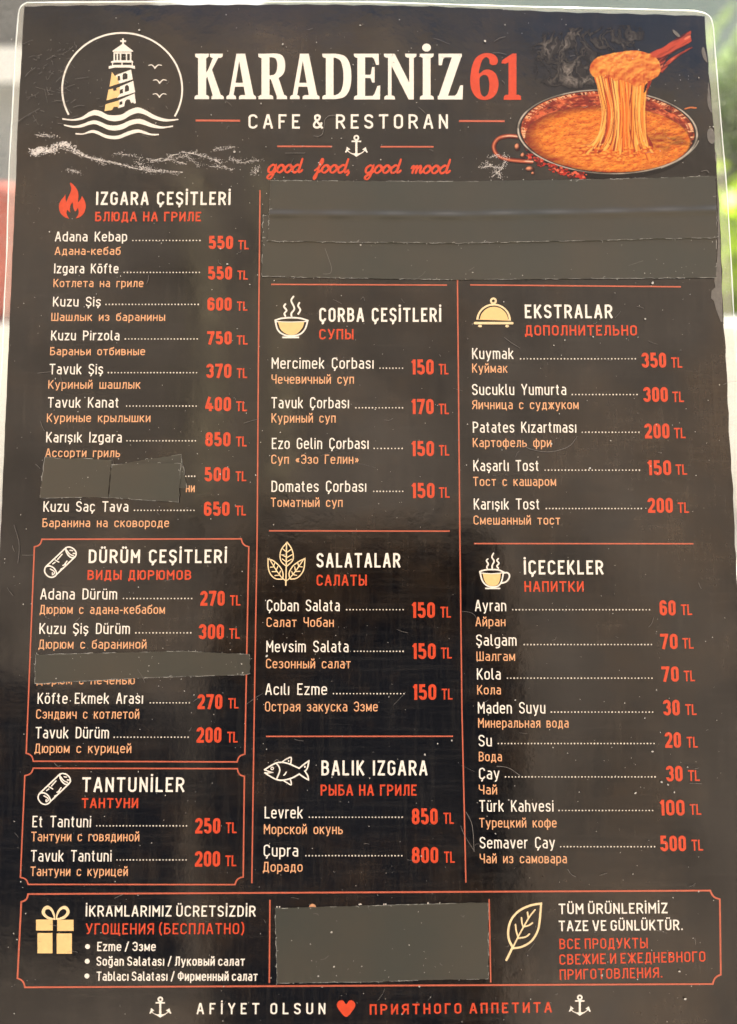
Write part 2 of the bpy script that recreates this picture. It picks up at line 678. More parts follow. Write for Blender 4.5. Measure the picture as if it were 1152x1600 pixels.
# clear film that carries the card, reaching past it on every side
m, nt, b = new_mat('clear_film')
b.inputs['Base Color'].default_value = (0.86, 0.88, 0.86, 1)
b.inputs['Roughness'].default_value = 0.18
tr = nt.nodes.new('ShaderNodeBsdfTransparent')
tr.inputs['Color'].default_value = (0.95, 0.97, 0.95, 1)
mix = nt.nodes.new('ShaderNodeMixShader')
nz = nt.nodes.new('ShaderNodeTexNoise')
nz.inputs['Scale'].default_value = 160
nz.inputs['Detail'].default_value = 5
rp = nt.nodes.new('ShaderNodeValToRGB')
rp.color_ramp.elements[0].position, rp.color_ramp.elements[1].position = 0.35, 0.75
rp.color_ramp.elements[0].color, rp.color_ramp.elements[1].color = (0.03, 0.03, 0.03, 1), (0.11, 0.11, 0.11, 1)
nt.links.new(nz.outputs['Fac'], rp.inputs[0])
nt.links.new(rp.outputs[0], mix.inputs[0])
nt.links.new(tr.outputs[0], mix.inputs[1])
nt.links.new(b.outputs[0], mix.inputs[2])
nt.links.new(mix.outputs[0], nt.nodes['Material Output'].inputs[0])
M['film'] = m
verts, faces = [], []
for j in range(41):
    for i in range(31):
        verts.append(P(-75 + 1302 * i / 30, -70 + 1730 * j / 40, -0.00035))
for j in range(40):
    for i in range(30):
        a = j * 31 + i
        faces.append([a, a + 31, a + 32, a + 1])
film = make('clear_film', verts, faces, M['film'], ROOT, smooth=True)

m, nt, b = new_mat('sealed_film_edge')
b.inputs['Base Color'].default_value = (0.83, 0.85, 0.80, 1)
b.inputs['Roughness'].default_value = 0.15
tr = nt.nodes.new('ShaderNodeBsdfTransparent')
mix = nt.nodes.new('ShaderNodeMixShader')
mix.inputs[0].default_value = 0.8
nt.links.new(tr.outputs[0], mix.inputs[1])
nt.links.new(b.outputs[0], mix.inputs[2])
nt.links.new(mix.outputs[0], nt.nodes['Material Output'].inputs[0])
M['seal'] = m


def bead(path, hw, lift, mat, name, parent, seg=6):
    """a half-round bead lying on the film"""
    pts = dense(path, 9)
    n = len(pts)
    verts, faces = [], []
    for i, p in enumerate(pts):
        a, c = pts[max(0, i - 1)], pts[min(n - 1, i + 1)]
        d = math.hypot(c[0] - a[0], c[1] - a[1])
        nx, ny = -(c[1] - a[1]) / d, (c[0] - a[0]) / d
        w = hw * (1 + 0.25 * math.sin(i * 0.53) * math.sin(i * 0.17 + 1))
        for s in range(seg + 1):
            t = -1 + 2 * s / seg
            verts.append(P(p[0] + nx * w * t, p[1] + ny * w * t, lift * math.sqrt(max(0, 1 - t * t)) - 0.0003))
    for i in range(n - 1):
        for s in range(seg):
            a = i * (seg + 1) + s
            faces.append([a, a + 1, a + seg + 2, a + seg + 1])
    o = make(name, verts, faces, mat, parent, smooth=True)
    return o


seam = ([(-38, 1650), (-34, 1200), (-22, 900), (-8, 700), (2, 575), (7, 466), (10.5, 400), (12.5, 320), (14.5, 255), (19, 180), (24, 80), (27, 45)]
        + smooth_path([(27, 45), (29, 22), (33, 10), (42, 4)], 4)[1:] + [(300, 2.5), (576, 3), (800, 10), (1000, 14.5), (1085, 17)]
        + smooth_path([(1085, 17), (1102, 21), (1111, 29), (1115, 45)], 4)[1:] + [(1119, 100), (1127, 195), (1136, 300), (1142, 400), (1147, 500), (1156, 640), (1172, 900), (1215, 1650)])
bead(seam, 1.05, 0.0005, M['seal'], 'sealed_seam', film)
# the strip of doubled film between the card and the seam
inner = [(x + (1.8 if x < 40 else -1.8 if x > 1080 else 0), y + (1.8 if y < 20 and 40 < x < 1090 else 0)) for x, y in seam]
verts, faces = [], []
band = dense(inner, 12)
for x, y in band:
    if y < 30 and 36 < x < 1095:
        yc = interp(TOP, x) + 3
        q2 = (x, yc)
    else:
        q2 = (interp(LEFT, y) + 3, max(y, 12)) if x < 576 else (interp(RIGHTE, y) - 3, max(y, 27))
    verts += [P(x, y, -0.0002), P(*q2, -0.0002)]
for i in range(len(band) - 1):
    faces.append([2 * i, 2 * i + 1, 2 * i + 3, 2 * i + 2])
m, nt, b = new_mat('doubled_film')
b.inputs['Base Color'].default_value = (0.74, 0.72, 0.64, 1)
b.inputs['Roughness'].default_value = 0.25
tr = nt.nodes.new('ShaderNodeBsdfTransparent')
mix = nt.nodes.new('ShaderNodeMixShader')
mix.inputs[0].default_value = 0.28
nt.links.new(tr.outputs[0], mix.inputs[1])
nt.links.new(b.outputs[0], mix.inputs[2])
nt.links.new(mix.outputs[0], nt.nodes['Material Output'].inputs[0])
make('film_margin', verts, faces, m, film, smooth=True)

# ------------------------------------------------------------------ lettering
# heading: emblem name in slab letters
TA, TB = Z(290, 60, 4.267), Z(540, 60, 3.972)
R_ = lambda z, x0, y0, x1, y1: z((x0, y0), (x1, y0), (x1, y1), (x0, y1))


def slab(z, x0, x1, y0, y1, top=True):
    """a serif foot with bracketed corners"""
    if top:
        return z((x0, y0), (x1, y0), (x1 - 2, y1), (x1 - 14, y1 + 8), (x0 + 14, y1 + 8), (x0 + 2, y1))
    return z((x0, y1), (x1, y1), (x1 - 2, y0), (x1 - 14, y0 - 8), (x0 + 14, y0 - 8), (x0 + 2, y0))


t = Sheet()
# K
t.add([R_(TA, 84, 102, 138, 404), slab(TA, 64, 156, 102, 122), slab(TA, 60, 158, 386, 405, False), slab(TA, 162, 249, 102, 122),
       TA((190, 112), (228, 112), (176, 210), (138, 268), (134, 232), (150, 212)), TA((140, 236), (174, 200), (242, 396), (186, 396)), slab(TA, 172, 256, 386, 405, False)])
# A, twice
for dx in (0, 424):
    o = lambda *p: TA(*[(x + dx, y) for x, y in p])
    t.add([o((340, 102), (398, 102), (458, 396), (402, 396), (358, 150), (318, 396), (288, 396)), o((312, 296), (412, 296), (416, 322), (308, 322)),
           slab(lambda *p: o(*p), 272, 338, 386, 405, False), slab(lambda *p: o(*p), 356, 471, 386, 405, False)])
# R
bowl = TA(*smooth_path([(540, 102), (620, 103), (655, 128), (665, 180), (655, 232), (615, 266), (560, 272)], 6), (540, 272))
hole = TA((560, 126), *smooth_path([(578, 126), (600, 134), (611, 160), (612, 190), (604, 226), (586, 244), (560, 247)], 5))
t.add([R_(TA, 507, 102, 560, 404), slab(TA, 485, 562, 102, 122), slab(TA, 486, 586, 386, 405, False), bowl,
       TA((566, 262), (618, 256), (664, 396), (612, 396)), slab(TA, 608, 678, 386, 405, False)], [hole])
# D
bowl = TA((936, 102), *smooth_path([(1000, 102), (1062, 118), (1096, 172), (1106, 254), (1096, 334), (1062, 388), (1000, 405)], 6), (936, 405))
hole = TA((987, 128), *smooth_path([(1000, 129), (1032, 148), (1049, 200), (1053, 254), (1049, 312), (1032, 358), (1000, 379)], 5), (987, 379))
t.add([bowl, slab(TA, 912, 988, 102, 122), slab(TA, 912, 988, 386, 405, False)], [hole])
# E
t.add([R_(TB, 74, 95, 122, 378), slab(TB, 52, 124, 95, 112), slab(TB, 52, 124, 362, 379, False), R_(TB, 100, 95, 206, 117), R_(TB, 100, 357, 214, 379),
       TB((206, 100), (208, 164), (190, 164), (178, 128), (160, 112)), TB((214, 372), (216, 292), (198, 296), (180, 344), (164, 362)),
       R_(TB, 110, 226, 178, 246), TB((181, 178), (181, 274), (165, 274), (158, 250), (148, 240), (148, 232), (158, 220), (165, 178))])
# N
t.add([R_(TB, 264, 95, 286, 378), slab(TB, 238, 302, 95, 112), slab(TB, 240, 308, 362, 379, False), TB((262, 96), (306, 96), (424, 330), (424, 379), (392, 379), (264, 126)),
       R_(TB, 396, 95, 424, 370), slab(TB, 370, 441, 95, 112)])
# I with its dot
t.add([R_(TB, 480, 95, 528, 378), slab(TB, 461, 548, 95, 112), slab(TB, 461, 548, 362, 379, False)])
t.add([TB(*disc(503, 57, 27, 25, n=24))])
# Z
t.add([R_(TB, 578, 95, 722, 117), TB((578, 100), (598, 166), (578, 166)), TB((578, 110), (624, 112), (606, 128), (598, 166), (578, 166)), TB((662, 112), (722, 104), (634, 362), (574, 372)),
       R_(TB, 573, 356, 727, 379), TB((727, 372), (730, 290), (712, 292), (694, 340), (676, 360))])
t.done('title_text', 'white')
t = Sheet()
ring = smooth_path([(775, 270), (782, 190), (806, 126), (848, 96), (893, 92), (930, 106), (946, 136), (938, 160), (916, 166), (896, 156), (892, 132), (874, 116), (850, 134), (834, 180), (830, 218),
                    (862, 196), (900, 196), (934, 222), (950, 282), (938, 338), (906, 372), (862, 382), (818, 370), (786, 328)], 5, True)
hole = smooth_path([(832, 278), (836, 240), (862, 226), (884, 240), (893, 286), (886, 340), (862, 362), (840, 340)], 5, True)
t.add([TB(*ring)], [TB(*hole)])
t.add([TB((1014, 108), (1038, 94), (1061, 94), (1061, 372), (1012, 372), (1012, 148), (992, 158), (968, 154), (972, 136)), slab(TB, 982, 1090, 358, 381, False)])
t.done('title_numerals', 'red')
text('CAFE & RESTORAN', 388.4, 201, 700, 22.5, 3.2, 'white', 'subtitle_text', gap=34, space=44)

# the slogan, written by hand
SCRIPT = {
    'g': (0.92, [[(0.62, 0.84), (0.36, 1.0), (0.05, 0.60), (0.10, 0.10), (0.34, 0.0), (0.58, 0.30), (0.68, 0.96), (0.67, 0.2), (0.62, -0.5), (0.42, -0.86), (0.16, -0.72), (0.24, -0.40), (0.60, -0.08), (0.94, 0.3)]]),
    'o': (0.80, [[(0.50, 0.97), (0.24, 0.95), (0.03, 0.52), (0.14, 0.06), (0.40, 0.02), (0.64, 0.40), (0.60, 0.84), (0.46, 0.98), (0.56, 0.74), (0.86, 0.72)]]),
    'd': (0.96, [[(0.62, 0.84), (0.36, 1.0), (0.05, 0.60), (0.10, 0.10), (0.34, 0.0), (0.58, 0.30), (0.68, 0.96), (0.71, 1.78)], [(0.70, 1.6), (0.67, 0.45), (0.72, 0.06), (0.86, 0.06), (1.0, 0.32)]]),
    'f': (0.66, [[(0.0, 0.28), (0.34, 0.74), (0.54, 1.3), (0.50, 1.76), (0.37, 1.72), (0.32, 1.2), (0.31, 0.2), (0.28, -0.62), (0.16, -0.86), (0.10, -0.6), (0.30, -0.05), (0.52, 0.16), (0.74, 0.44)]]),
    'm': (1.22, [[(0.0, 0.62), (0.15, 0.96), (0.23, 0.7), (0.21, 0.0)], [(0.22, 0.4), (0.42, 0.94), (0.56, 0.8), (0.54, 0.0)], [(0.55, 0.4), (0.78, 0.94), (0.92, 0.8), (0.90, 0.2), (1.0, 0.02), (1.22, 0.36)]]),
    ',': (0.34, [[(0.14, 0.14), (0.16, -0.06), (0.06, -0.34)]]),
}
t = Sheet()
for word, x0, x1 in (('good', 418, 473), ('food,', 491, 548), ('good', 570, 627), ('mood', 641, 704)):
    total = sum(SCRIPT[c][0] for c in word) + (0.15 if word[-1] == 'd' else 0)
    a, pen, polys = (x1 - x0) / total, 0, []
    for c in word:
        wd, paths = SCRIPT[c]
        for pth in paths:
            pts = [(x0 + (pen + px) * a + (0.30 * py * 11), 269.2 + (x0 - 417) * 0.006 - py * 11.8) for px, py in smooth_path(pth, 6)]
            polys += ribbon(pts, 1.45, cap='round', taper=lambda q: 0.85 + 0.4 * abs(math.sin(q * 9)))
        pen += wd
    t.add(polys)
t.done('slogan_text', 'red')

rule([(306, 188.2), (375.5, 188.6)], 3)
rule([(717.5, 189), (788.7, 189.3)], 3)
rule([(433.4, 228.6), (519.2, 228.9)], 2.4)
rule([(594.9, 229.2), (677.7, 229.3)], 2.4)

ZL = {1: Z(0, 270, 2.743), 2: Z(0, 540, 2.743), 3: Z(0, 820, 2.743), 4: Z(0, 1080, 2.743),
      5: Z(390, 270, 2.954), 6: Z(390, 540, 3.491), 7: Z(390, 820, 3.491), 8: Z(390, 1080, 3.291),
      9: Z(720, 270, 2.667), 10: Z(720, 540, 2.667), 11: Z(720, 820, 2.667), 12: Z(720, 1080, 2.667)}
# section headings: zone, words, left, right, baseline, cap height (in detail pixels), Russian words, left, right, baseline, cap height
for z, s, x0, x1, y, h, s2, u0, u1, v, h2 in (
        (1, 'IZGARA ÇEŞİTLERİ', 412, 988, 138, 57, 'БЛЮДА НА ГРИЛЕ', 408, 862, 208, 41),
        (3, 'DÜRÜM ÇEŞİTLERİ', 380, 972, 164, 58, 'ВИДЫ ДЮРЮМОВ', 375, 820, 236, 42),
        (4, 'TANTUNİLER', 352, 790, 432, 63, 'ТАНТУНИ', 350, 592, 501, 43),
        (5, 'ÇORBA ÇEŞİTLERİ', 322, 885, 688, 65, 'СУПЫ', 322, 480, 769, 48),
        (7, 'SALATALAR', 366, 823, 233, 79, 'САЛАТЫ', 366, 640, 332, 60),
        (8, 'BALIK IZGARA', 370, 915, 433, 77, 'РЫБА НА ГРИЛЕ', 366, 860, 537, 57),
        (9, 'EKSTRALAR', 268, 633, 606, 57, 'ДОПОЛНИТЕЛЬНО', 268, 735, 678, 43),
        (11, 'İÇECEKLER', 264, 595, 207, 59, 'НАПИТКИ', 266, 513, 279, 44)):
    q = ZL[z]
    text(s, q.x(x0), q.y(y), q.x(x1), h / q.s, 3.25, 'white', 'section_heading', gap=20, space=46)
    text(s2, q.x(u0), q.y(v), q.x(u1), h2 / q.s, 2.6, 'red', 'section_subheading', gap=16, space=40)

# dishes: zone, Turkish name, x0, x1, baseline, Russian line, x0, x1, baseline, dots x0, x1, y, price, x0, x1, baseline, currency x0, x1, baseline
DISHES = (
    (1, 'Adana Kebap', 236, 545, 294, 'Адана-кебаб', 235, 517, 352, 570, 857, 290, '550', 895, 999, 327, 1021, 1067, 328),
    (1, 'Izgara Köfte', 232, 508, 431, 'Котлета на гриле', 229, 615, 490, 533, 855, 427, '550', 892, 995, 458, 1018, 1063, 458),
    (1, 'Kuzu Şiş', 227, 432, 573, 'Шашлык из баранины', 220, 708, 635, 455, 850, 564, '600', 889, 993, 591, 1016, 1061, 591),
    (1, 'Kuzu Pirzola', 219, 512, 718, 'Бараньи отбивные', 215, 622, 782, 538, 846, 712, '750', 887, 993, 736, 1015, 1062, 736),
    (2, 'Tavuk Şiş', 212, 442, 123, 'Куриный шашлык', 207, 602, 185, 465, 843, 116, '370', 884, 992, 139, 1015, 1060, 139),
    (2, 'Tavuk Kanat', 205, 510, 266, 'Куриные крылышки', 201, 645, 328, 543, 841, 259, '400', 880, 990, 281, 1012, 1059, 281),
    (2, 'Karışık Izgara', 198, 522, 415, 'Ассорти гриль', 195, 515, 478, 545, 838, 408, '850', 880, 988, 432, 1012, 1058, 432),
    (2, None, 0, 0, 0, 'ни', 797, 835, 628, 797, 835, 560, '500', 877, 985, 582, 1010, 1056, 581),
    (2, 'Kuzu Saç Tava', 186, 550, 712, 'Баранина на сковороде', 182, 725, 778, 577, 832, 706, '650', 874, 984, 730, 1008, 1055, 728),
    (3, 'Adana Dürüm', 173, 502, 320, 'Дюрюм с адана-кебабом', 170, 707, 382, 530, 822, 316, '270', 858, 963, 347, 986, 1031, 346),
    (3, 'Kuzu Şiş Dürüm', 169, 557, 468, 'Дюрюм с бараниной', 165, 628, 531, 583, 818, 463, '300', 852, 960, 490, 983, 1028, 488),
    (3, None, 0, 0, 0, 'Дюрюм с печенью', 157, 578, 684, 0, 0, 0, None, 0, 0, 0, 0, 0, 0),
    (3, 'Köfte Ekmek Arası', 161, 613, 767, None, 0, 0, 0, 645, 812, 763, '270', 846, 953, 790, 978, 1023, 787),
    (4, None, 0, 0, 0, 'Сэндвич с котлетой', 155, 597, 118, 0, 0, 0, None, 0, 0, 0, 0, 0, 0),
    (4, 'Tavuk Dürüm', 152, 467, 202, 'Дюрюм с курицей', 148, 563, 265, 490, 807, 197, '200', 842, 949, 221, 974, 1019, 220),
    (4, 'Et Tantuni', 139, 390, 583, 'Тантуни с говядиной', 134, 597, 643, 415, 800, 577, '250', 836, 944, 610, 968, 1015, 608),
    (4, 'Tavuk Tantuni', 132, 478, 730, 'Тантуни с курицей', 130, 548, 792, 502, 798, 723, '200', 835, 943, 752, 966, 1013, 750),
    (6, 'Mercimek Çorbası', 121, 677, 126, 'Чечевичный суп', 120, 570, 208, 712, 835, 123, '150', 880, 1005, 158, 1033, 1086, 157),
    (6, 'Tavuk Çorbası', 119, 543, 342, 'Куриный суп', 120, 470, 420, 580, 835, 339, '170', 880, 1005, 374, 1033, 1088, 374),
    (6, 'Ezo Gelin Çorbası', 122, 650, 564, 'Суп «Эзо Гелин»', 119, 597, 645, 680, 833, 561, '150', 880, 1007, 603, 1034, 1090, 600),
    (6, 'Domates Çorbası', 120, 637, 798, 'Томатный суп', 116, 508, 880, 678, 836, 795, '150', 881, 1010, 832, 1034, 1092, 830),
    (7, 'Çoban Salata', 95, 492, 471, 'Салат Чобан', 93, 460, 557, 530, 838, 463, '150', 882, 1012, 508, 1042, 1099, 506),
    (7, 'Mevsim Salata', 92, 540, 695, 'Сезонный салат', 90, 552, 783, 572, 838, 690, '150', 885, 1016, 732, 1045, 1104, 729),
    (7, 'Acılı Ezme', 86, 423, 928, None, 0, 0, 0, 458, 843, 921, '150', 888, 1019, 955, 1049, 1108, 953),
    (8, None, 0, 0, 0, 'Острая закуска Эзме', 80, 660, 104, 0, 0, 0, None, 0, 0, 0, 0, 0, 0),
    (8, 'Levrek', 78, 273, 654, 'Морской окунь', 74, 480, 735, 308, 785, 648, '850', 835, 968, 685, 998, 1051, 682),
    (8, 'Çupra', 73, 250, 850, 'Дорадо', 69, 273, 928, 290, 783, 846, '800', 835, 971, 884, 1001, 1056, 882),
    (10, 'Kuymak', 48, 220, 56, 'Куймак', 48, 195, 113, 250, 728, 55, '350', 755, 857, 92, 878, 924, 92),
    (10, 'Sucuklu Yumurta', 48, 440, 206, 'Яичница с суджуком', 48, 492, 265, 465, 735, 204, '300', 762, 864, 235, 883, 931, 235),
    (10, 'Patates Kızartması', 51, 482, 363, 'Картофель фри', 51, 378, 423, 507, 743, 361, '200', 767, 871, 387, 890, 938, 386),
    (10, 'Kaşarlı Tost', 53, 327, 523, 'Тост с кашаром', 52, 398, 585, 352, 745, 519, '150', 777, 878, 540, 897, 944, 538),
    (10, 'Karışık Tost', 55, 330, 683, 'Смешанный тост', 54, 415, 746, 357, 753, 679, '200', 780, 885, 697, 906, 952, 697),
    (11, 'Ayran', 60, 190, 360, 'Айран', 62, 187, 423, 217, 787, 354, '60', 830, 897, 378, 919, 965, 376),
    (11, 'Şalgam', 65, 233, 504, 'Шалгам', 66, 227, 567, 265, 795, 499, '70', 833, 905, 518, 925, 971, 516),
    (11, 'Kola', 68, 167, 645, 'Кола', 69, 168, 707, 195, 797, 639, '70', 838, 910, 654, 931, 977, 652),
    (12, 'Maden Suyu', 72, 353, 93, 'Минеральная вода', 73, 450, 152, 378, 800, 87, '30', 845, 914, 101, 937, 984, 99),
    (12, 'Su', 75, 130, 230, 'Вода', 76, 172, 292, 157, 806, 218, '20', 852, 919, 236, 943, 989, 235),
    (12, 'Çay', 77, 162, 367, 'Чай', 76, 152, 430, 187, 810, 357, '30', 857, 926, 376, 949, 997, 374),
    (12, 'Türk Kahvesi', 78, 387, 502, 'Турецкий кофе', 78, 400, 568, 410, 800, 497, '100', 828, 934, 518, 956, 1003, 515),
    (12, 'Semaver Çay', 80, 393, 655, 'Чай из самовара', 80, 443, 717, 417, 808, 648, '500', 833, 940, 667, 963, 1011, 664),
)
CAP = {1: 42, 2: 45, 3: 47, 4: 49, 6: 61, 7: 63, 8: 61, 10: 46, 11: 47, 12: 48}
for z, nm, a0, a1, ay, ru, b0, b1, by, d0, d1, dy, pr, p0, p1, py, c0, c1, cy in DISHES:
    q = ZL[z]
    if nm:
        text(nm, q.x(a0), q.y(ay), q.x(a1), CAP[z] / q.s, 1.95, 'white', 'dish_name', gap=15, space=54)
    if ru:
        text(ru, q.x(b0), q.y(by), q.x(b1), CAP[z] * 0.83 / q.s, 1.7, 'peach', 'dish_translation', gap=14, space=54)
    if d1:
        dots(q.x(d0), q.y(dy), q.x(d1))
    if pr:
        text(pr, q.x(p0), q.y(py), q.x(p1), CAP[z] * 1.36 / q.s, 4.5, 'red', 'price_figure', gap=12)
        text('TL', q.x(c0), q.y(cy), q.x(c1), CAP[z] * 0.94 / q.s, 2.3, 'red', 'currency_mark', gap=8)

# foot of the card
ZB, ZC = Z(0, 1380, 2.0), Z(576, 1380, 2.0)
text('İKRAMLARIMIZ ÜCRETSİZDİR', 134, 1432, 399.5, 17.2, 2.3, 'white', 'note_text', y1=1432.3, gap=17, space=24)
text('УГОЩЕНИЯ (БЕСПЛАТНО)', 134, 1460, 381.5, 17.2, 2.3, 'red', 'note_text', y1=1459.5, gap=17, space=26)
for s, x0, x1, y in (('Ezme / Эзме', 152, 243.5, 1486), ('Soğan Salatası / Луковый салат', 151, 382.5, 1509), ('Tablacı Salatası / Фирменный салат', 151, 402.5, 1532.5)):
    text(s, x0, y, x1, 14.4, 1.9, 'white', 'note_text', gap=14, space=26)
t = Sheet()
for x, y in ((137, 1479), (136.5, 1502), (136, 1525)):
    t.raw(disc(x, y, 3.9, n=14))
t.done('bullet_marks', 'white')
text('AFİYET OLSUN', 307.5, 1584.7, 508.5, 17.5, 2.5, 'white', 'closing_text', gap=46, space=46)
text('ПРИЯТНОГО АППЕТИТА', 578, 1585.5, 862.5, 16.4, 2.7, 'red', 'closing_text', y1=1582, gap=30, space=36)
text('TÜM ÜRÜNLERİMİZ', 873.5, 1428.5, 1043.5, 16.5, 2.3, 'white', 'note_text', y1=1427, gap=16, space=24)
text('TAZE VE GÜNLÜKTÜR.', 873.5, 1455, 1067, 16.5, 2.3, 'white', 'note_text', y1=1453.3, gap=16, space=24)
text('ВСЕ ПРОДУКТЫ', 874.5, 1483, 1012.5, 16.3, 2.2, 'red', 'note_text', y1=1481.5, gap=16, space=26)
text('СВЕЖИЕ И ЕЖЕДНЕВНОГО', 874.5, 1507.5, 1102.5, 16.3, 2.2, 'red', 'note_text', y1=1502.5, gap=16, space=24)
text('ПРИГОТОВЛЕНИЯ.', 875, 1531, 1035, 16.3, 2.2, 'red', 'note_text', y1=1527.5, gap=16, space=24)
# row of words that shows only its very top above the foot patch
t = Sheet()
for x, y in ((433, 1417), (437, 1417), (561.5, 1413.2), (564, 1413), (600, 1413), (603, 1412.8), (669, 1411)):
    t.raw(disc(x, y, 1.2, n=8))
t.done('covered_accents', 'white')
t = Sheet()
t.add([disc(488.5, 1418, 5.5, n=16)])
t.done('covered_icon', 'peach')

# dividers and frames
rule([(406.5, 297), (404, 560), (402, 840), (397.5, 1110), (393.7, 1380)], 2.1, name='column_divider')
rule([(715, 437), (716, 540), (718.8, 840), (722, 1110), (728.2, 1379)], 2.1, name='column_divider')
rule([(423.9, 444.3), (698.7, 445.4)], 2.1)
rule([(735, 445.1), (1064.2, 448.1)], 2.1)
rule([(420.6, 829.3), (702.8, 829.9)], 2.1)
rule([(740.6, 849.3), (1083.7, 849.6)], 2.1)
rule([(415.8, 1150.6), (708, 1150.4)], 2.1)
rule([(422, 1406), (421, 1536)], 2.1, name='column_divider')
rule([(764.5, 1405), (767, 1535)], 2.1, name='column_divider')


def notched(tl, tr, rt, rb, br, bl, lb, lt, w):
    """a frame whose corners are bitten out; points run along the top, right, bottom, left"""
    def bite(a, b, cx, cy):
        return [(a[0] + (b[0] - a[0]) * k + cx * math.sin(math.pi * k), a[1] + (b[1] - a[1]) * k + cy * math.sin(math.pi * k)) for k in (0, 0.17, 0.33, 0.5, 0.67, 0.83, 1)]
    s = Sheet()
    path = dense([tl, tr]) [:-1] + bite(tr, rt, -2.4, 2.4)[:-1] + dense([rt, rb])[:-1] + bite(rb, br, -2.4, -2.4)[:-1] + dense([br, bl])[:-1] + bite(bl, lb, 2.4, -2.4)[:-1] + dense([lb, lt])[:-1] + bite(lt, tl, 2.4, 2.4)[:-1]
    for q in ribbon(path, w / 2, closed=True):
        s.raw(q)
    s.done('panel_frame', 'line')


q = ZL[3].__call__
q4 = ZL[4].__call__
notched(*q((180, 62), (1035, 60), (1067, 94)), q4((1050, 270))[0], *q4((1017, 303), (143, 300), (113, 266)), q((148, 94))[0], 2.2)
notched(*q4((143, 330), (1018, 332), (1048, 365), (1043, 796), (1008, 829), (121, 828), (88, 798), (107, 362)), 2.2)
notched((44, 1397), (1110, 1391.5), (1125, 1405), (1126.5, 1523), (1114, 1537.5), (39, 1542.7), (27.5, 1528.5), (33.5, 1409), 2.6)

# ------------------------------------------------------------------ icons
LZ = Z(80, 40, 5.236)
HALO = 'white'
emblem = None
t = Sheet()
arc = [(582 + 491 * math.cos(math.radians(a)), 520 - 460 * math.sin(math.radians(a))) for a in range(-29, 210, 4)]
t.add(ribbon(LZ(*arc), 1.35, cap='none'))
emblem = t.done('lighthouse_emblem', 'white')
t = Sheet()
cap = LZ((503, 214), (503, 206), (575, 156), (586, 150), (600, 152), (612, 162), (671, 206), (671, 214))
t.add([cap, R_(LZ, 582, 104, 596, 160), R_(LZ, 567, 120, 614, 134)])
t.add([R_(LZ, 511, 222, 523, 290), R_(LZ, 536, 228, 548, 290), R_(LZ, 562, 228, 574, 290), R_(LZ, 612, 228, 622, 290), R_(LZ, 645, 222, 657, 290), R_(LZ, 511, 218, 657, 230),
       LZ((490, 294), (515, 284), (660, 284), (672, 294), (672, 302), (490, 302)), R_(LZ, 499, 300, 508, 326), R_(LZ, 576, 300, 585, 322), R_(LZ, 660, 300, 668, 326)])
t.add([LZ((472, 332), (520, 322), (640, 322), (686, 330), (686, 354), (640, 343), (520, 343), (472, 354))])
# tower, light side, its windows cut out
t.add([LZ((530, 405), (655, 360), (668, 440), (560, 474)), ], [LZ((586, 445), (584, 405), (594, 390), (612, 388), (626, 398), (626, 436)), LZ((541, 452), (541, 414), (564, 410), (566, 448))])
t.add([LZ((565, 498), (672, 452), (688, 545), (540, 592))], [LZ((604, 544), (604, 500), (614, 487), (628, 487), (638, 500), (638, 534)), LZ((562, 560), (562, 526), (588, 518), (588, 552))])
t.add([LZ((556, 610), (684, 555), (694, 634), (680, 638), (672, 628), (655, 634), (645, 606), (622, 603), (606, 620), (598, 662), (548, 676))], [LZ((560, 650), (560, 624), (584, 618), (584, 644))])
t.done('tower', 'white', emblem)
t = Sheet()
t.add([LZ((498, 378), (522, 412), (545, 398), (545, 452), (566, 450), (556, 474), (478, 500))])
t.add([LZ((470, 524), (506, 516), (512, 536), (536, 530), (536, 510), (572, 498), (560, 530), (562, 562), (545, 586), (453, 612))])
t.add([LZ((446, 644), (556, 612), (558, 652), (548, 676), (545, 664), (512, 664), (500, 690), (437, 700))])
t.done('tower', 'gold', emblem)
t = Sheet()
for x, y in ((851, 330), (890, 452), (888, 566)):
    t.add(ribbon(LZ(*smooth_path([(x - 54, y - 4), (x - 30, y - 9), (x - 12, y + 4), (x - 2, y + 20)], 5)), 0.95, cap='round', taper=lambda k: 0.55 + 0.45 * k)
          + ribbon(LZ(*smooth_path([(x - 2, y + 20), (x + 12, y + 2), (x + 30, y - 9), (x + 54, y - 4)], 5)), 0.95, cap='round', taper=lambda k: 1 - 0.45 * k))
t.done('gull', 'white', emblem)
for up, lo in (
        ([(92, 757), (170, 766), (250, 748), (310, 708), (360, 691), (410, 702), (460, 728), (520, 734), (580, 726), (640, 690), (708, 669), (770, 690), (850, 735), (930, 762), (990, 766), (1042, 764)],
         [(92, 768), (170, 778), (250, 771), (310, 745), (360, 733), (410, 748), (470, 775), (530, 782), (590, 770), (650, 735), (708, 716), (760, 726), (840, 764), (920, 784), (990, 780), (1042, 772)]),
        ([(105, 808), (180, 820), (250, 808), (310, 784), (360, 775), (410, 790), (460, 812), (520, 818), (580, 806), (640, 778), (708, 763), (760, 772), (830, 804), (900, 824), (950, 824), (998, 817)],
         [(105, 818), (180, 836), (250, 832), (310, 812), (360, 806), (410, 825), (470, 852), (530, 858), (590, 846), (650, 815), (708, 802), (760, 812), (830, 834), (900, 842), (950, 836), (998, 828)]),
        ([(199, 879), (260, 882), (310, 862), (345, 854), (390, 866), (440, 890), (500, 902), (560, 896), (620, 870), (680, 852), (725, 851), (770, 866), (820, 884), (882, 886)],
         [(199, 890), (260, 892), (310, 880), (345, 878), (390, 893), (440, 917), (500, 929), (560, 925), (620, 902), (680, 882), (725, 876), (770, 888), (820, 898), (882, 896)])):
    t = Sheet()
    t.add([LZ(*smooth_path(up, 4), *smooth_path(lo, 4)[::-1])])
    t.done('wave', 'white', emblem)

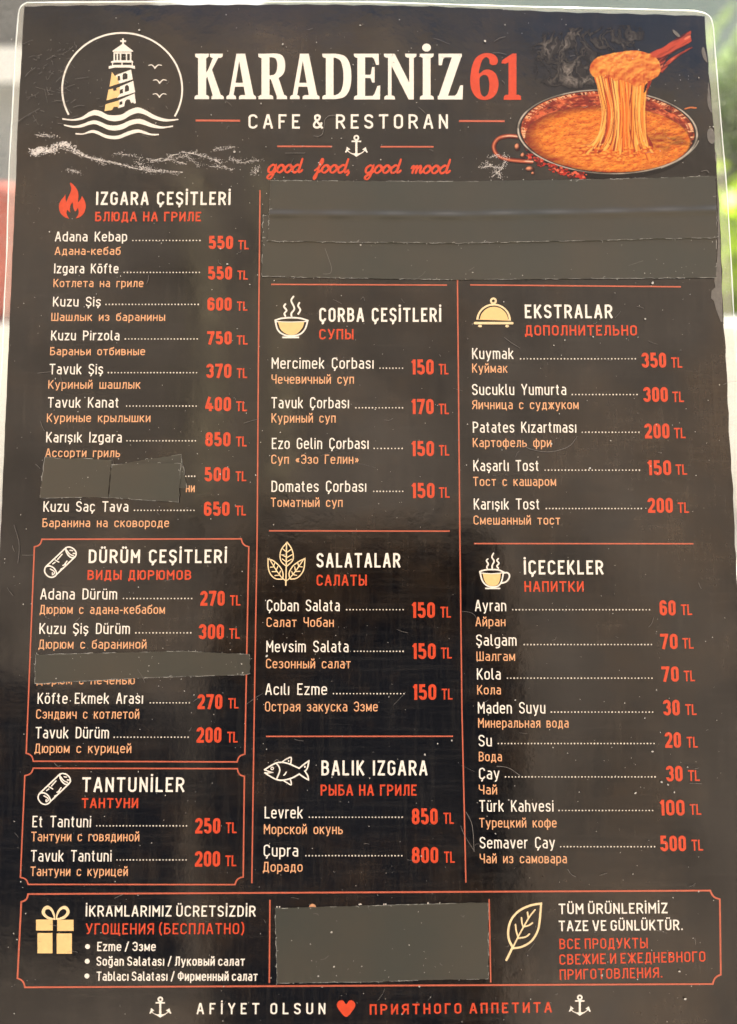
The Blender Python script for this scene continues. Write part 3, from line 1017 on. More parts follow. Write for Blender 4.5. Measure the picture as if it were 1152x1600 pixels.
# sea spray sprinkled under the emblem
t = Sheet()
crest = [(56, 238), (68, 234), (80, 236), (92, 226), (104, 225), (120, 236), (140, 246), (165, 251), (190, 257), (215, 264), (245, 266), (285, 269)]
cp = smooth_path(crest, 10)
for k in range(1100):
    i = min(len(cp) - 1, int(random.random() ** 1.7 * len(cp)))
    x, y = cp[i]
    s = max(0.6, 5.5 - i * 0.055)
    x, y = x + random.gauss(0, s * 0.9), y + random.gauss(0, s * 0.55)
    r = random.choice((0.35, 0.45, 0.6, 0.9)) * (1.15 if i < 60 else 0.75)
    t.raw(disc(x, y, r * random.uniform(0.8, 2.0), r * 0.7, n=6, rot=random.uniform(-0.7, 0.9)), INK_LIFT + random.random() * 2e-5)
strands = [[(230, 250), (260, 247), (285, 238), (300, 240), (320, 243), (345, 255)], [(232, 252), (262, 250), (295, 242), (310, 236)], [(205, 262), (228, 262), (245, 268), (262, 265)],
           [(325, 259), (345, 260), (362, 265)], [(370, 255), (390, 252), (405, 250)], [(335, 234), (350, 231), (366, 229)], [(362, 249), (376, 251)], [(180, 240), (205, 242), (222, 248)],
           [(105, 265), (118, 268), (124, 271)], [(58, 211), (74, 212), (90, 213)], [(262, 243), (275, 252), (290, 256)], [(215, 254), (232, 268), (236, 262)], [(396, 270), (402, 262)], [(230, 268), (255, 268), (280, 271)],
           [(288, 240), (300, 250), (312, 258)], [(300, 238), (330, 248), (350, 252)], [(150, 246), (162, 256)], [(90, 228), (120, 240), (150, 250), (200, 258)], [(765, 246), (780, 243), (790, 246)], [(758, 254), (772, 262), (783, 262)], [(770, 275), (785, 262), (792, 250)], [(752, 262), (765, 259)], [(775, 268), (783, 276)]]
for st in strands:
    for rep in range(2):
        pts = smooth_path([(x + random.gauss(0, 1.4) + random.gauss(0, 0.8), y + random.gauss(0, 1.2)) for x, y in dense(st, 7)], 3)
        for qd in ribbon(pts, random.uniform(0.18, 0.42), cap='none', taper=lambda k: 0.15 + abs(math.sin(k * 11 + rep))):
            if random.random() < 0.45:
                continue
            t.raw(qd, INK_LIFT + random.random() * 2e-5)
    for k in range(60):
        x, y = random.choice(dense(st, 4))
        t.raw(disc(x + random.gauss(0, 3.5), y + random.gauss(0, 2), random.uniform(0.25, 0.6), n=5), INK_LIFT + 3e-5)
t.done('sea_spray', 'spray', kind='stuff')

# anchors
for z, s in ((Z(225, 1545, 20.95), 1), (Z(530.4, 198.2, 20.2), 1), (Z(880.5, 1542, 20.95), 1)):
    t = Sheet()
    t.add(ribbon(z(*disc(538, 345, 66, n=20)), 1.25, closed=True) + [R_(z, 385, 435, 690, 482), R_(z, 505, 410, 570, 860)]
          + [z(*smooth_path([(262, 740), (340, 805), (430, 835), (505, 830)], 5), (570, 830), *smooth_path([(570, 830), (650, 830), (730, 790), (800, 730)], 5), (830, 760), *smooth_path([(800, 765), (720, 830), (640, 880), (535, 945)], 5), *smooth_path([(535, 945), (440, 880), (340, 830), (250, 770)], 5)),
             z((235, 625), (345, 712), (280, 740), (215, 815), (178, 800), (215, 730)), z((835, 635), (720, 716), (800, 745), (860, 815), (900, 810), (860, 720))])
    t.done('anchor_icon', 'white')

# flame
z = Z(80, 280, 16.457)
t = Sheet()
t.add([z(*smooth_path([(505, 85), (600, 170), (680, 290), (705, 420), (688, 600)], 5), *smooth_path([(688, 600), (760, 520), (795, 430)], 4), *smooth_path([(795, 430), (870, 570), (890, 720), (845, 870), (760, 960), (640, 1010)], 5),
         *smooth_path([(640, 1000), (695, 920), (712, 830), (688, 730)], 4), *smooth_path([(688, 730), (660, 790), (622, 835)], 3), *smooth_path([(622, 835), (575, 740), (560, 600)], 4),
         *smooth_path([(552, 600), (500, 670), (488, 760), (492, 860)], 4), *smooth_path([(492, 860), (450, 820), (418, 790)], 3), *smooth_path([(410, 795), (396, 870), (420, 940), (462, 1012)], 4),
         *smooth_path([(462, 1015), (350, 975), (250, 880), (205, 760), (210, 640), (265, 530), (340, 440), (372, 385)], 5), *smooth_path([(372, 385), (372, 480), (388, 590)], 3), *smooth_path([(388, 590), (450, 450), (505, 320), (520, 220), (480, 110)], 4))])
t.done('flame_icon', 'red')

# soup bowl
z = Z(420, 455, 14.4)


def steam(z, sets, hw, parent):
    for st in sets:
        s = Sheet()
        s.add(ribbon(z(*smooth_path(st, 6)), hw, cap='round'))
        s.done('steam_curl', 'white', parent)


t = Sheet()
t.add(ribbon(z(*smooth_path([(150, 655), (300, 610), (510, 595), (720, 610), (880, 660)], 6), *smooth_path([(870, 690), (820, 850), (700, 970), (510, 1005), (330, 975), (200, 860), (150, 655)], 6)), 1.25, closed=True)
      + [z((305, 1020), (685, 1020), (685, 1058), (305, 1058))] + ribbon(z(*smooth_path([(170, 685), (510, 695), (860, 680)], 5)), 0.8))
bowl = t.done('soup_bowl_icon', 'white')
t = Sheet()
t.add([z(*smooth_path([(215, 690), (510, 700), (800, 690)], 5), *smooth_path([(800, 690), (760, 820), (640, 950), (510, 985), (380, 950), (265, 850), (215, 690)], 5))], lift=INK_LIFT + 2e-5)
t.done('soup_fill', 'gold', bowl)
steam(z, ([(378, 290), (345, 345), (385, 400), (400, 440), (355, 500), (375, 560)], [(558, 120), (508, 215), (570, 350), (570, 420), (510, 500), (520, 590)], [(690, 262), (662, 330), (712, 420), (665, 510)]), 1.35, bowl)

# cloche
z = Z(730, 455, 14.4)
t = Sheet()
t.add([z(*[(597 + 390 * math.cos(math.radians(a)), 665 - 385 * math.sin(math.radians(a))) for a in range(0, 181, 8)])],
      [z(*[(597 + 338 * math.cos(math.radians(a)), 635 - 312 * math.sin(math.radians(a))) for a in range(2, 181, 8)], (255, 635), (255, 632), (940, 632))])
t.add(ribbon(z(*disc(592, 218, 55, n=20)), 1.5, closed=True) + [z((148, 720), (160, 696), (190, 690), (1010, 690), (1040, 700), (1048, 722), (1030, 745), (160, 745))])
t.add([z(*disc(292, 785, 45, 28))])
t.add([z(*disc(902, 785, 42, 28))])
cl = t.done('cloche_icon', 'cream')
t = Sheet()
t.add([z(*[(605 + 318 * math.cos(math.radians(a)), 662 - 312 * math.sin(math.radians(a))) for a in range(0, 181, 8)])], lift=INK_LIFT + 2e-5)
t.done('cloche_fill', 'gold', cl)

# cup
z = Z(740, 860, 16.457)
t = Sheet()
t.add(ribbon(z(*smooth_path([(165, 545), (290, 505), (470, 492), (650, 505), (780, 560)], 6), *smooth_path([(765, 590), (725, 790), (640, 910), (500, 940), (350, 905), (230, 780), (165, 545)], 6)), 1.15, closed=True)
      + [z((300, 958), (690, 958), (690, 995), (300, 995))] + ribbon(z(*smooth_path([(180, 580), (470, 600), (760, 575)], 5)), 0.75)
      + ribbon(z(*smooth_path([(790, 580), (870, 575), (925, 630), (910, 720), (840, 805), (730, 840)], 6)), 1.2))
cup = t.done('cup_icon', 'white')
t = Sheet()
t.add([z(*smooth_path([(235, 595), (470, 612), (700, 595)], 5), *smooth_path([(700, 595), (680, 760), (610, 890), (480, 915), (360, 880), (280, 770), (235, 595)], 5))], lift=INK_LIFT + 2e-5)
t.done('cup_fill', 'gold', cup)
steam(z, ([(372, 220), (335, 265), (380, 350), (345, 420), (355, 470)], [(515, 75), (475, 170), (530, 280), (480, 390), (485, 480)], [(638, 212), (605, 260), (655, 330), (605, 400), (640, 460)]), 1.15, cup)

# three leaves
z = Z(410, 840, 14.4)
t = Sheet()
W = 0.95
polys = ribbon(z((545, 130), (540, 620), (530, 1070)), 1.05, cap='round')
polys += ribbon(z(*smooth_path([(560, 105), (650, 230), (695, 380), (680, 520), (550, 645)], 5), *smooth_path([(540, 645), (430, 540), (400, 400), (440, 250), (560, 105)], 5)), W, closed=True)
for a in (((462, 255), (545, 325)), ((440, 385), (540, 440)), ((450, 480), (540, 545)), ((645, 270), (560, 325)), ((670, 385), (560, 445)), ((660, 485), (560, 540))):
    polys += ribbon(z(*a), 0.8, cap='round')
polys += ribbon(z(*smooth_path([(130, 475), (260, 530), (400, 660), (465, 800), (460, 930)], 5), *smooth_path([(440, 935), (300, 925), (190, 830), (135, 680), (130, 475)], 5)), W, closed=True)
polys += ribbon(z(*smooth_path([(960, 470), (820, 540), (680, 650), (605, 800), (620, 920)], 5), *smooth_path([(640, 935), (780, 910), (900, 790), (945, 650), (960, 470)], 5)), W, closed=True)
polys += ribbon(z((180, 510), (310, 730), (430, 890), (530, 975)), 0.85) + ribbon(z((925, 500), (760, 740), (620, 915), (540, 975)), 0.85)
for a in (((255, 640), (280, 580)), ((310, 740), (350, 650)), ((380, 830), (410, 750)), ((180, 665), (262, 660)), ((222, 765), (325, 765)), ((285, 855), (370, 845)),
          ((800, 570), (818, 650)), ((730, 655), (745, 735)), ((662, 760), (690, 830)), ((900, 660), (835, 655)), ((850, 755), (765, 765)), ((775, 850), (700, 835))):
    polys += ribbon(z(*a), 0.8, cap='round')
t.add(polys)
t.done('leaf_sprig_icon', 'cream')

# fish
z = Z(405, 1175, 13.55)
t = Sheet()
polys = ribbon(z(*smooth_path([(118, 375), (240, 295), (370, 230), (490, 220), (620, 245), (760, 305), (850, 345)], 5), *smooth_path([(850, 345), (950, 260), (1055, 185)], 3), *smooth_path([(1055, 185), (1030, 320), (985, 400)], 3), *smooth_path([(970, 405), (1030, 500), (1045, 590)], 3),
                         *smooth_path([(1045, 590), (940, 530), (850, 465)], 3), *smooth_path([(850, 465), (720, 540), (580, 585), (440, 598), (320, 560), (210, 500), (125, 440)], 5)), 1.15)
polys += ribbon(z((118, 375), (200, 410), (300, 435), (200, 445), (130, 440)), 0.9) + ribbon(z(*smooth_path([(370, 245), (425, 320), (435, 410), (380, 550)], 5)), 1.1)
polys += ribbon(z(*smooth_path([(490, 210), (580, 150), (680, 115), (670, 240)], 3)), 1.0) + ribbon(z(*smooth_path([(510, 600), (600, 655), (675, 695), (680, 640), (655, 575)], 3)), 1.0)
polys += ribbon(z((525, 490), (550, 470), (575, 425)), 1.0, cap='round') + [z(*disc(625, 190, 16)), z(*disc(972, 312, 18, 24))]
polys += ribbon(z(*disc(278, 348, 27, n=14)), 0.75, closed=True)
t.add(polys)
t.done('fish_icon', 'white')

# wraps
for z in (Z(50, 840, 14.4), Z(39.5, 1193.5, 14.1)):
    t = Sheet()
    W = 1.1
    polys = ribbon(z((760, 232), (330, 640)), W) + ribbon(z((965, 440), (570, 815)), W)
    polys += ribbon(z(*smooth_path([(770, 235), (830, 212), (920, 240), (990, 320), (985, 410), (910, 455), (830, 410), (775, 320)], 5, True)), W, closed=True)
    polys += ribbon(z(*smooth_path([(790, 290), (850, 370), (930, 405)], 4)), 0.9)
    polys += ribbon(z(*smooth_path([(330, 650), (410, 640), (500, 690), (550, 780), (540, 850), (450, 895), (350, 860), (290, 770), (295, 690)], 5, True)), W, closed=True)
    polys += ribbon(z(*smooth_path([(415, 705), (490, 750), (510, 800), (465, 835), (462, 790)], 4)), 0.9, cap='round')
    for a in (((680, 375), (580, 490)), ((525, 505), (605, 550)), ((520, 555), (470, 590)), ((790, 530), (730, 610)), ((700, 625), (760, 605)), ((650, 715), (690, 690)), ((860, 285), (915, 295)), ((930, 355), (970, 358))):
        polys += ribbon(z(*a), 0.95, cap='round')
    t.add(polys)
    t.done('wrap_icon', 'white')

# gift
z = Z(40, 1395, 12.8)
t = Sheet()
for r in ((212, 535, 545, 755), (635, 540, 962, 762), (240, 805, 540, 1210), (625, 812, 928, 1218)):
    t.add([R_(z, *r)])
gift = t.done('gift_icon', 'gold')
t = Sheet()
t.add([z(*smooth_path([(585, 540), (450, 525), (350, 450), (325, 370), (370, 285), (450, 258), (530, 310), (580, 410), (595, 520)], 6, True))], [z(*smooth_path([(560, 505), (450, 470), (395, 410), (395, 350), (450, 325), (500, 350), (540, 420)], 5, True))])
t.add([z(*smooth_path([(615, 540), (760, 525), (855, 450), (882, 370), (840, 285), (760, 262), (675, 315), (622, 410), (607, 520)], 6, True))], [z(*smooth_path([(640, 505), (750, 470), (812, 410), (815, 350), (760, 325), (700, 355), (660, 420)], 5, True))])
t.done('ribbon_bow', 'cream', gift)

# leaf
z = Z(780, 1400, 14.4)
t = Sheet()
polys = ribbon(z(*smooth_path([(945, 170), (700, 215), (450, 335), (270, 540), (205, 800), (230, 1000), (305, 1150)], 6)), 1.7) + ribbon(z(*smooth_path([(945, 170), (920, 500), (870, 780), (730, 1010), (520, 1140), (320, 1175)], 6)), 1.6)
polys += ribbon(z(*smooth_path([(810, 310), (690, 460), (560, 680), (430, 920), (310, 1160)], 6)), 1.15, cap='round') + ribbon(z((300, 1160), (235, 1300), (165, 1440)), 1.75, cap='round')
for a in ([(640, 365), (650, 440), (660, 500)], [(505, 490), (515, 600), (540, 690)], [(370, 640), (385, 780), (430, 930)], [(750, 605), (670, 660), (565, 690)], [(680, 855), (600, 920), (430, 950)]):
    polys += ribbon(z(*smooth_path(a, 4)), 1.2, cap='round')
t.add(polys)
t.done('leaf_icon', 'cream')

# heart
t = Sheet()
t.add([smooth_path([(541, 1569), (546, 1563.5), (552, 1564), (555.5, 1570), (552, 1578), (541, 1589), (530, 1578), (526.5, 1570), (530, 1564), (536, 1563.5)], 5, True)])
t.done('heart_icon', 'red')

# ------------------------------------------------------------------ the printed picture: stew pot, spoon, melted cheese, steam
def P_np(px, py, lift):
    f, r, u, n, e = (np.array(v) for v in (FWD, RIGHT, UP, NRM, EYE))
    ray = f + r * ((px - 576.0) / FPX)[..., None] + u * ((800.0 - py) / FPX)[..., None]
    dn = ray @ n
    h = np.full(px.shape, lift)
    au, av = np.array(AU), np.array(AV)
    for _ in range(3):
        t = (h - e @ n) / dn
        q = e + ray * t[..., None]
        a, b = q @ au, q @ av
        h = lift + 0.0016 * np.cos(a * 21) + 0.0009 * np.sin(b * 19 + 0.6) + 0.0006 * np.sin(a * 34 + b * 27)
    return q


def vnoise(x, y, seed):
    g = np.random.default_rng(seed).random((128, 128))
    xi, yi = np.floor(x).astype(int), np.floor(y).astype(int)
    fx, fy = x - xi, y - yi
    fx, fy = fx * fx * (3 - 2 * fx), fy * fy * (3 - 2 * fy)
    a, b = g[yi % 128, xi % 128], g[yi % 128, (xi + 1) % 128]
    c, d = g[(yi + 1) % 128, xi % 128], g[(yi + 1) % 128, (xi + 1) % 128]
    return (a * (1 - fx) + b * fx) * (1 - fy) + (c * (1 - fx) + d * fx) * fy


def fbm(x, y, seed, octv=4):
    s, a = 0, 0.5
    for k in range(octv):
        s = s + a * vnoise(x * 2 ** k, y * 2 ** k, seed + k)
        a *= 0.5
    return s / (1 - 0.5 ** octv)


def cells(x, y, seed, jit=0.9):
    g = np.random.default_rng(seed).random((64, 64, 2))
    xi, yi = np.floor(x).astype(int), np.floor(y).astype(int)
    best = np.full(x.shape, 9.0)
    for dx in (-1, 0, 1):
        for dy in (-1, 0, 1):
            c = g[(yi + dy) % 64, (xi + dx) % 64]
            d = np.hypot(xi + dx + 0.5 + (c[..., 0] - 0.5) * jit - x, yi + dy + 0.5 + (c[..., 1] - 0.5) * jit - y)
            best = np.minimum(best, d)
    return best


def rgb(*c):
    return np.array(lin(c))


def sm(e0, e1, x):
    t = np.clip((x - e0) / (e1 - e0), 0, 1)
    return t * t * (3 - 2 * t)


def inpoly(X, Y, poly):
    r = np.zeros(X.shape, bool)
    for (x0, y0), (x1, y1) in zip(poly, poly[1:] + poly[:1]):
        if y0 == y1:
            continue
        c = ((Y < y0) != (Y < y1)) & (X < (x1 - x0) * (Y - y0) / (y1 - y0) + x0)
        r ^= c
    return r


def curve_dist(X, Y, pts):
    """distance to a polyline, signed side, place along it"""
    best, side, along = np.full(X.shape, 1e9), np.zeros(X.shape), np.zeros(X.shape)
    for i, ((x0, y0), (x1, y1)) in enumerate(zip(pts[:-1], pts[1:])):
        dx, dy = x1 - x0, y1 - y0
        l2 = dx * dx + dy * dy
        t = np.clip(((X - x0) * dx + (Y - y0) * dy) / l2, 0, 1)
        ex, ey = X - x0 - t * dx, Y - y0 - t * dy
        d = np.hypot(ex, ey)
        k = d < best
        best = np.where(k, d, best)
        side = np.where(k, (dx * ey - dy * ex) / math.sqrt(l2), side)
        along = np.where(k, (i + t) / (len(pts) - 1), along)
    return best, side, along


STEP = 2.3
gx = np.arange(10, 1105, STEP)
gy = np.arange(30, 838, STEP)
X, Y = np.meshgrid(gx, gy)
C = np.zeros(X.shape + (3,)) + rgb(22, 18, 16)
WHO = np.zeros(X.shape, int)              # 0 nothing, then the picture's pieces
STEAM, POT, STEW, CHEESE, SPOON, HANDLE, CRUMB = 1, 2, 3, 4, 5, 6, 7


def put(mask, col, who):
    a = np.clip(mask, 0, 1)[..., None]
    C[:] = C * (1 - a) + col * a
    WHO[(mask > 0.35)] = who


def mixc(a, b, t):
    return a * (1 - t[..., None]) + b * t[..., None]


# steam
wx = X / 60 + 2.2 * fbm(X / 90, Y / 90, 11)
wy = Y / 95 + 2.2 * fbm(X / 80 + 7, Y / 80, 21)
wisp = np.abs(fbm(wx, wy, 31, 4) - 0.5)
wisp2 = np.abs(fbm(wx * 1.7 + 4, wy * 1.3, 41, 4) - 0.5)
line = np.exp(-(wisp / 0.045) ** 2) * 0.75 + np.exp(-(wisp2 / 0.05) ** 2) * 0.45
env = np.exp(-((X - 450 - (Y - 200) * -0.1) / 120) ** 2) * sm(30, 80, Y) * sm(370, 300, Y) + 0.9 * np.exp(-((X - 670) / 90) ** 2 - ((Y - 100) / 65) ** 2) + 0.5 * np.exp(-((X - 330) / 60) ** 2 - ((Y - 150) / 35) ** 2)
env *= 0.35 + 0.9 * sm(0.35, 0.65, fbm(X / 130, Y / 130, 51))
den = np.clip(line * env * 0.8 + 0.22 * env * fbm(X / 50, Y / 60, 61), 0, 0.85) * 0.62
den = np.where(den > 0.03, den, 0)
C[:] = C * (1 - den[..., None]) + rgb(205, 195, 185) * den[..., None]
WHO[den > 0.03] = STEAM

# pot: handle first, then body, wall, rim
hp = smooth_path([(165, 603), (110, 600), (60, 615), (38, 655), (60, 700), (120, 722), (230, 732)], 8)
d, s, al = curve_dist(X, Y, hp)
t = np.clip(s / 14, -1, 1)
hc = mixc(rgb(120, 45, 30) + 0 * C, rgb(225, 140, 105), np.exp(-((t - 0.1) / 0.35) ** 2))
hc = mixc(hc, rgb(255, 225, 200), np.exp(-((t + 0.05) / 0.16) ** 2) * sm(0.35, 0.7, vnoise(al * 9, al * 0, 5)))
hc = mixc(hc, rgb(45, 16, 12), sm(0.55, 1.0, np.abs(t)))
put(sm(14, 11, d), hc, HANDLE)
for cx, cy, rx, ry in ((160, 657, 17, 22), (188, 700, 14, 16), (225, 770, 26, 15), (240, 792, 12, 9), (218, 700, 16, 10)):
    e = np.hypot((X - cx) / rx, (Y - cy) / ry)
    cc = mixc(rgb(235, 165, 130) + 0 * C, rgb(70, 25, 18), sm(0.15, 0.95, np.hypot((X - cx + rx * 0.3) / rx, (Y - cy + ry * 0.3) / ry)))
    put(sm(1.0, 0.85, e), cc, HANDLE)
ro = math.radians(2.2)
U = (X - 624) * math.cos(ro) + (Y - 579) * math.sin(ro)
V = -(X - 624) * math.sin(ro) + (Y - 579) * math.cos(ro)
outer = np.hypot(U / 469, V / 219)
low = np.hypot(U / 452, (V - 28) / 215)
lowc = mixc(rgb(24, 16, 14) + 0 * C, rgb(130, 40, 25), sm(0.5, 0.75, fbm(X / 40, Y / 18, 71)) * sm(620, 300, X))
put(sm(1.0, 0.985, low) * (Y > 600), lowc, POT)
ang = np.arctan2(V / 219, U / 469)
wall = mixc(rgb(148, 52, 28) + 0 * C, rgb(225, 120, 75), sm(0.35, 0.75, fbm(ang * 9, outer * 26, 81)))
wall = mixc(wall, rgb(60, 22, 15), sm(0.55, 0.8, fbm(ang * 14 + 3, outer * 40, 91)) * 0.9)
wall = mixc(wall, rgb(250, 170, 110), sm(0.62, 0.8, fbm(ang * 30, outer * 20, 101)) * 0.6)
wall = mixc(wall, rgb(35, 15, 12), sm(0.2, 0.9, np.cos(ang)) * sm(0.86, 0.97, outer) * 0.3)
riv = cells(ang * 26, (outer - 0.9) * 16, 111, 0.25)
wall = mixc(wall, rgb(28, 12, 9), sm(0.22, 0.14, riv) * (np.abs(outer - 0.915) < 0.03))
wall = mixc(wall, rgb(255, 205, 160), sm(0.20, 0.12, np.hypot(riv - 0.26, 0)) * (np.abs(outer - 0.915) < 0.03) * (vnoise(ang * 40, outer * 0, 3) > 0.55))
put(sm(0.995, 0.985, outer), wall, POT)
rimt = (outer - 0.978) / 0.022
rim = mixc(rgb(30, 25, 22) + 0 * C, rgb(225, 215, 200), np.exp(-((rimt - 0.15) / 0.42) ** 2) * (0.45 + 0.55 * sm(0.3, 0.7, fbm(ang * 5, outer * 0, 121))))
put((sm(1.008, 1.0, outer) * sm(0.948, 0.956, outer)), rim, POT)

# stew
U2 = (X - 626) * math.cos(ro) + (Y - 616) * math.sin(ro)
V2 = -(X - 626) * math.sin(ro) + (Y - 616) * math.cos(ro)
st = np.hypot(U2 / 428, V2 / 172)
c1 = cells(X / 38 + 2.2 * fbm(X / 40, Y / 30, 131), Y / 19 + 2.2 * fbm(X / 40, Y / 30, 141), 151)
c2 = cells(X / 13, Y / 8 + fbm(X / 20, Y / 20, 161), 171)
n1 = fbm(X / 75, Y / 38, 181)
sc = mixc(rgb(248, 150, 52) + 0 * C, rgb(214, 88, 22), sm(0.3, 0.75, c1) * 0.75)
sc = mixc(sc, rgb(255, 186, 92), sm(0.42, 0.12, c2) * sm(0.4, 0.65, n1) * 0.8)
sc = mixc(sc, rgb(196, 70, 18), sm(0.5, 0.75, n1) * 0.55)
sc = mixc(sc, rgb(120, 40, 14), sm(0.16, 0.06, cells(X / 34, Y / 19, 191)) * 0.85)
sc = mixc(sc, rgb(165, 48, 16), sm(0.86, 1.0, st) * (0.35 + 0.6 * sm(0.6, -0.4, U2 / 428)))
sc = mixc(sc, rgb(105, 36, 18), sm(0.4, 0.62, fbm(X / 46, Y / 22, 201)) * np.exp(-((X - 940) / 115) ** 2 - ((Y - 625) / 46) ** 2) * 1.5 * 0.8)
sc = mixc(sc, rgb(110, 36, 16), 0.75 * np.exp(-((X - 880) / 90) ** 2 - ((Y - 615) / 34) ** 2))
heap = np.exp(-((X - 560) / 170) ** 2 - ((Y - 670) / 70) ** 2)
c3 = cells(X / 40 + 2 * fbm(X / 60, Y / 50, 211), Y / 15 + 2 * fbm(X / 50, Y / 40, 221), 231)
sc = mixc(sc, mixc(rgb(255, 178, 84) + 0 * C, rgb(202, 84, 24), sm(0.25, 0.7, c3)), np.clip(heap * 1.2, 0, 1) * 0.8)
put(sm(1.0, 0.985, st), sc, STEW)
put(sm(1.0, 0.99, st) * sm(0.975, 0.99, st) * 0.8, rgb(60, 20, 12) + 0 * C, STEW)

def relief(h, k):
    dy, dx = np.gradient(h)
    return np.clip(0.5 - k * (dx * 0.6 + dy), 0, 1)


hs = fbm(X / 30 + fbm(X / 50, Y / 40, 401), Y / 16 + fbm(X / 40, Y / 40, 402), 403, 4)
rs = relief(hs, 7.0)
inside = sm(1.0, 0.985, st)
lit = mixc(rgb(176, 50, 8) + 0 * C, rgb(255, 198, 84), rs)
C[:] = C * (1 - (inside * 0.36)[..., None]) + lit * (inside * 0.36)[..., None]
put(inside * sm(0.72, 1.0, st) * sm(0.35, -0.5, U2 / 428 + V2 / 400) * 0.55, rgb(120, 34, 12) + 0 * C, STEW)

# spoon, behind the lump
spoon = smooth_path([(826, 182), (870, 158), (905, 146), (960, 108), (1046, 58), (1050, 88), (1050, 118), (985, 158), (935, 190), (910, 235), (896, 262), (860, 240)], 4)
grain = fbm((X * 0.86 - Y * 0.5) / 90, (X * 0.5 + Y * 0.86) / 7, 241)
wc = mixc(rgb(205, 92, 62) + 0 * C, rgb(88, 28, 22), sm(0.38, 0.66, grain))
wc = mixc(wc, rgb(250, 165, 130), sm(0.62, 0.8, fbm((X * 0.86 - Y * 0.5) / 60, (X * 0.5 + Y * 0.86) / 10, 251)) * 0.7)
put(inpoly(X, Y, spoon) * 1.0, wc, SPOON)
low_edge = smooth_path([(890, 272), (930, 215), (985, 178), (1054, 142), (1054, 152), (990, 192), (945, 228), (905, 275)], 4)
put(inpoly(X, Y, low_edge) * 1.0, wc, SPOON)

# melted cheese: hanging threads, then the lump on the spoon
prng = np.random.default_rng(5)
base = smooth_path([(545, 265), (570, 350), (590, 430), (604, 520), (590, 590), (540, 640), (470, 665), (520, 690), (620, 690), (760, 700), (850, 672), (855, 640), (815, 570), (805, 480), (818, 390), (845, 300), (700, 240)], 5)
bc = mixc(rgb(150, 40, 14) + 0 * C, rgb(226, 112, 36), sm(0.35, 0.7, fbm(X / 14, Y / 160, 261)))
bc = mixc(bc, rgb(178, 40, 16), np.exp(-((X - 735) / 22) ** 2 - ((Y - 430) / 80) ** 2) * 0.8 + np.exp(-((X - 650) / 20) ** 2 - ((Y - 580) / 50) ** 2) * 0.7)
put(inpoly(X, Y, base) * 1.0, bc, CHEESE)
for k in range(30):
    a = (k + prng.random() * 1.6) / 30
    x0 = 556 + 280 * a
    x1 = 606 + 205 * a + prng.normal(0, 9)
    flare = (a - 0.45)
    x2 = x1 + flare * (230 if flare < 0 else 90) * (0.2 + prng.random()) - 8 + prng.normal(0, 14)
    y2 = 690 - 40 * abs(flare) + prng.normal(0, 16)
    pth = smooth_path([(x0, 262 + prng.normal(0, 8)), ((x0 * 0.6 + x1 * 0.4), 350), (x1, 470), ((x1 * 0.75 + x2 * 0.25), 580), ((x1 * 0.3 + x2 * 0.7), 640), (x2 + flare * 40, y2)], 5)
    w = prng.uniform(4, 14)
    d, s, al = curve_dist(X, Y, pth)
    wv = w * (1.25 - 0.9 * np.sin(np.clip(al, 0, 1) * math.pi) * 0.6)
    tt = np.clip(s / wv, -1, 1)
    hue = prng.random()
    edge = rgb(188, 66, 18) if hue > 0.3 else rgb(160, 42, 16)
    core = (rgb(255, 196, 104), rgb(250, 160, 64), rgb(240, 132, 46))[int(hue * 2.99)]
    cc = mixc(core + 0 * C, edge, sm(0.25, 1.0, np.abs(tt + 0.15)))
    put(sm(1.0, 0.8, d / wv) * 0.95, cc, CHEESE)
for k in range(46):                       # thin bright threads over the thick ones
    a = prng.random()
    x0, x1 = 558 + 276 * a, 608 + 200 * a + prng.normal(0, 8)
    flare = a - 0.45
    x2 = x1 + flare * (250 if flare < 0 else 100) * (0.1 + prng.random()) + prng.normal(0, 10)
    pth = smooth_path([(x0, 280), (x0 * 0.55 + x1 * 0.45, 370), (x1, 480), (x1 * 0.8 + x2 * 0.2, 575), (x1 * 0.3 + x2 * 0.7, 640), (x2, 672 + prng.normal(0, 22))], 4)
    d, s, al = curve_dist(X, Y, pth)
    w = prng.uniform(1.8, 4.6)
    col = (rgb(255, 206, 122), rgb(252, 170, 74), rgb(150, 44, 16), rgb(255, 188, 96))[k % 4]
    put(sm(1.0, 0.5, d / w) * (0.5 + 0.45 * sm(0.3, 0.7, vnoise(al * 7, al * 0 + k, 77))), col + 0 * C, CHEESE)
for k in range(60):
    a = prng.random()
    cx, cy = 470 + 400 * a + prng.normal(0, 14), 668 + 30 * math.sin(a * 3.1) + prng.normal(0, 12)
    rx = prng.uniform(9, 26)
    e = np.hypot((X - cx) / rx, (Y - cy) / (rx * 0.45))
    cc = mixc(rgb(255, 190, 84) + 0 * C, rgb(206, 84, 20), sm(0.1, 1.0, np.hypot((X - cx + rx * 0.2) / rx, (Y - cy + rx * 0.2) / (rx * 0.45))))
    put(sm(1.0, 0.6, e) * 0.75, cc, CHEESE)
lump = smooth_path([(532, 262), (540, 228), (572, 196), (630, 178), (700, 166), (770, 160), (840, 178), (884, 212), (896, 255), (884, 290), (850, 312), (815, 325), (790, 342), (760, 345), (735, 326), (715, 322), (690, 312), (660, 318), (640, 300), (610, 305), (590, 290), (565, 300), (545, 290)], 5, True)
k1 = cells(X / 34 + 1.6 * fbm(X / 45, Y / 45, 271), Y / 25 + 1.6 * fbm(X / 45, Y / 45, 281), 291)
k2 = cells(X / 17 + fbm(X / 20, Y / 20, 275), Y / 14, 301)
big = fbm(X / 55, Y / 45, 305)
lc = mixc(rgb(252, 172, 88) + 0 * C, rgb(226, 112, 42), sm(0.2, 0.8, k1) * 0.8)
lc = mixc(lc, rgb(205, 84, 30), sm(0.5, 0.72, big) * 0.6)
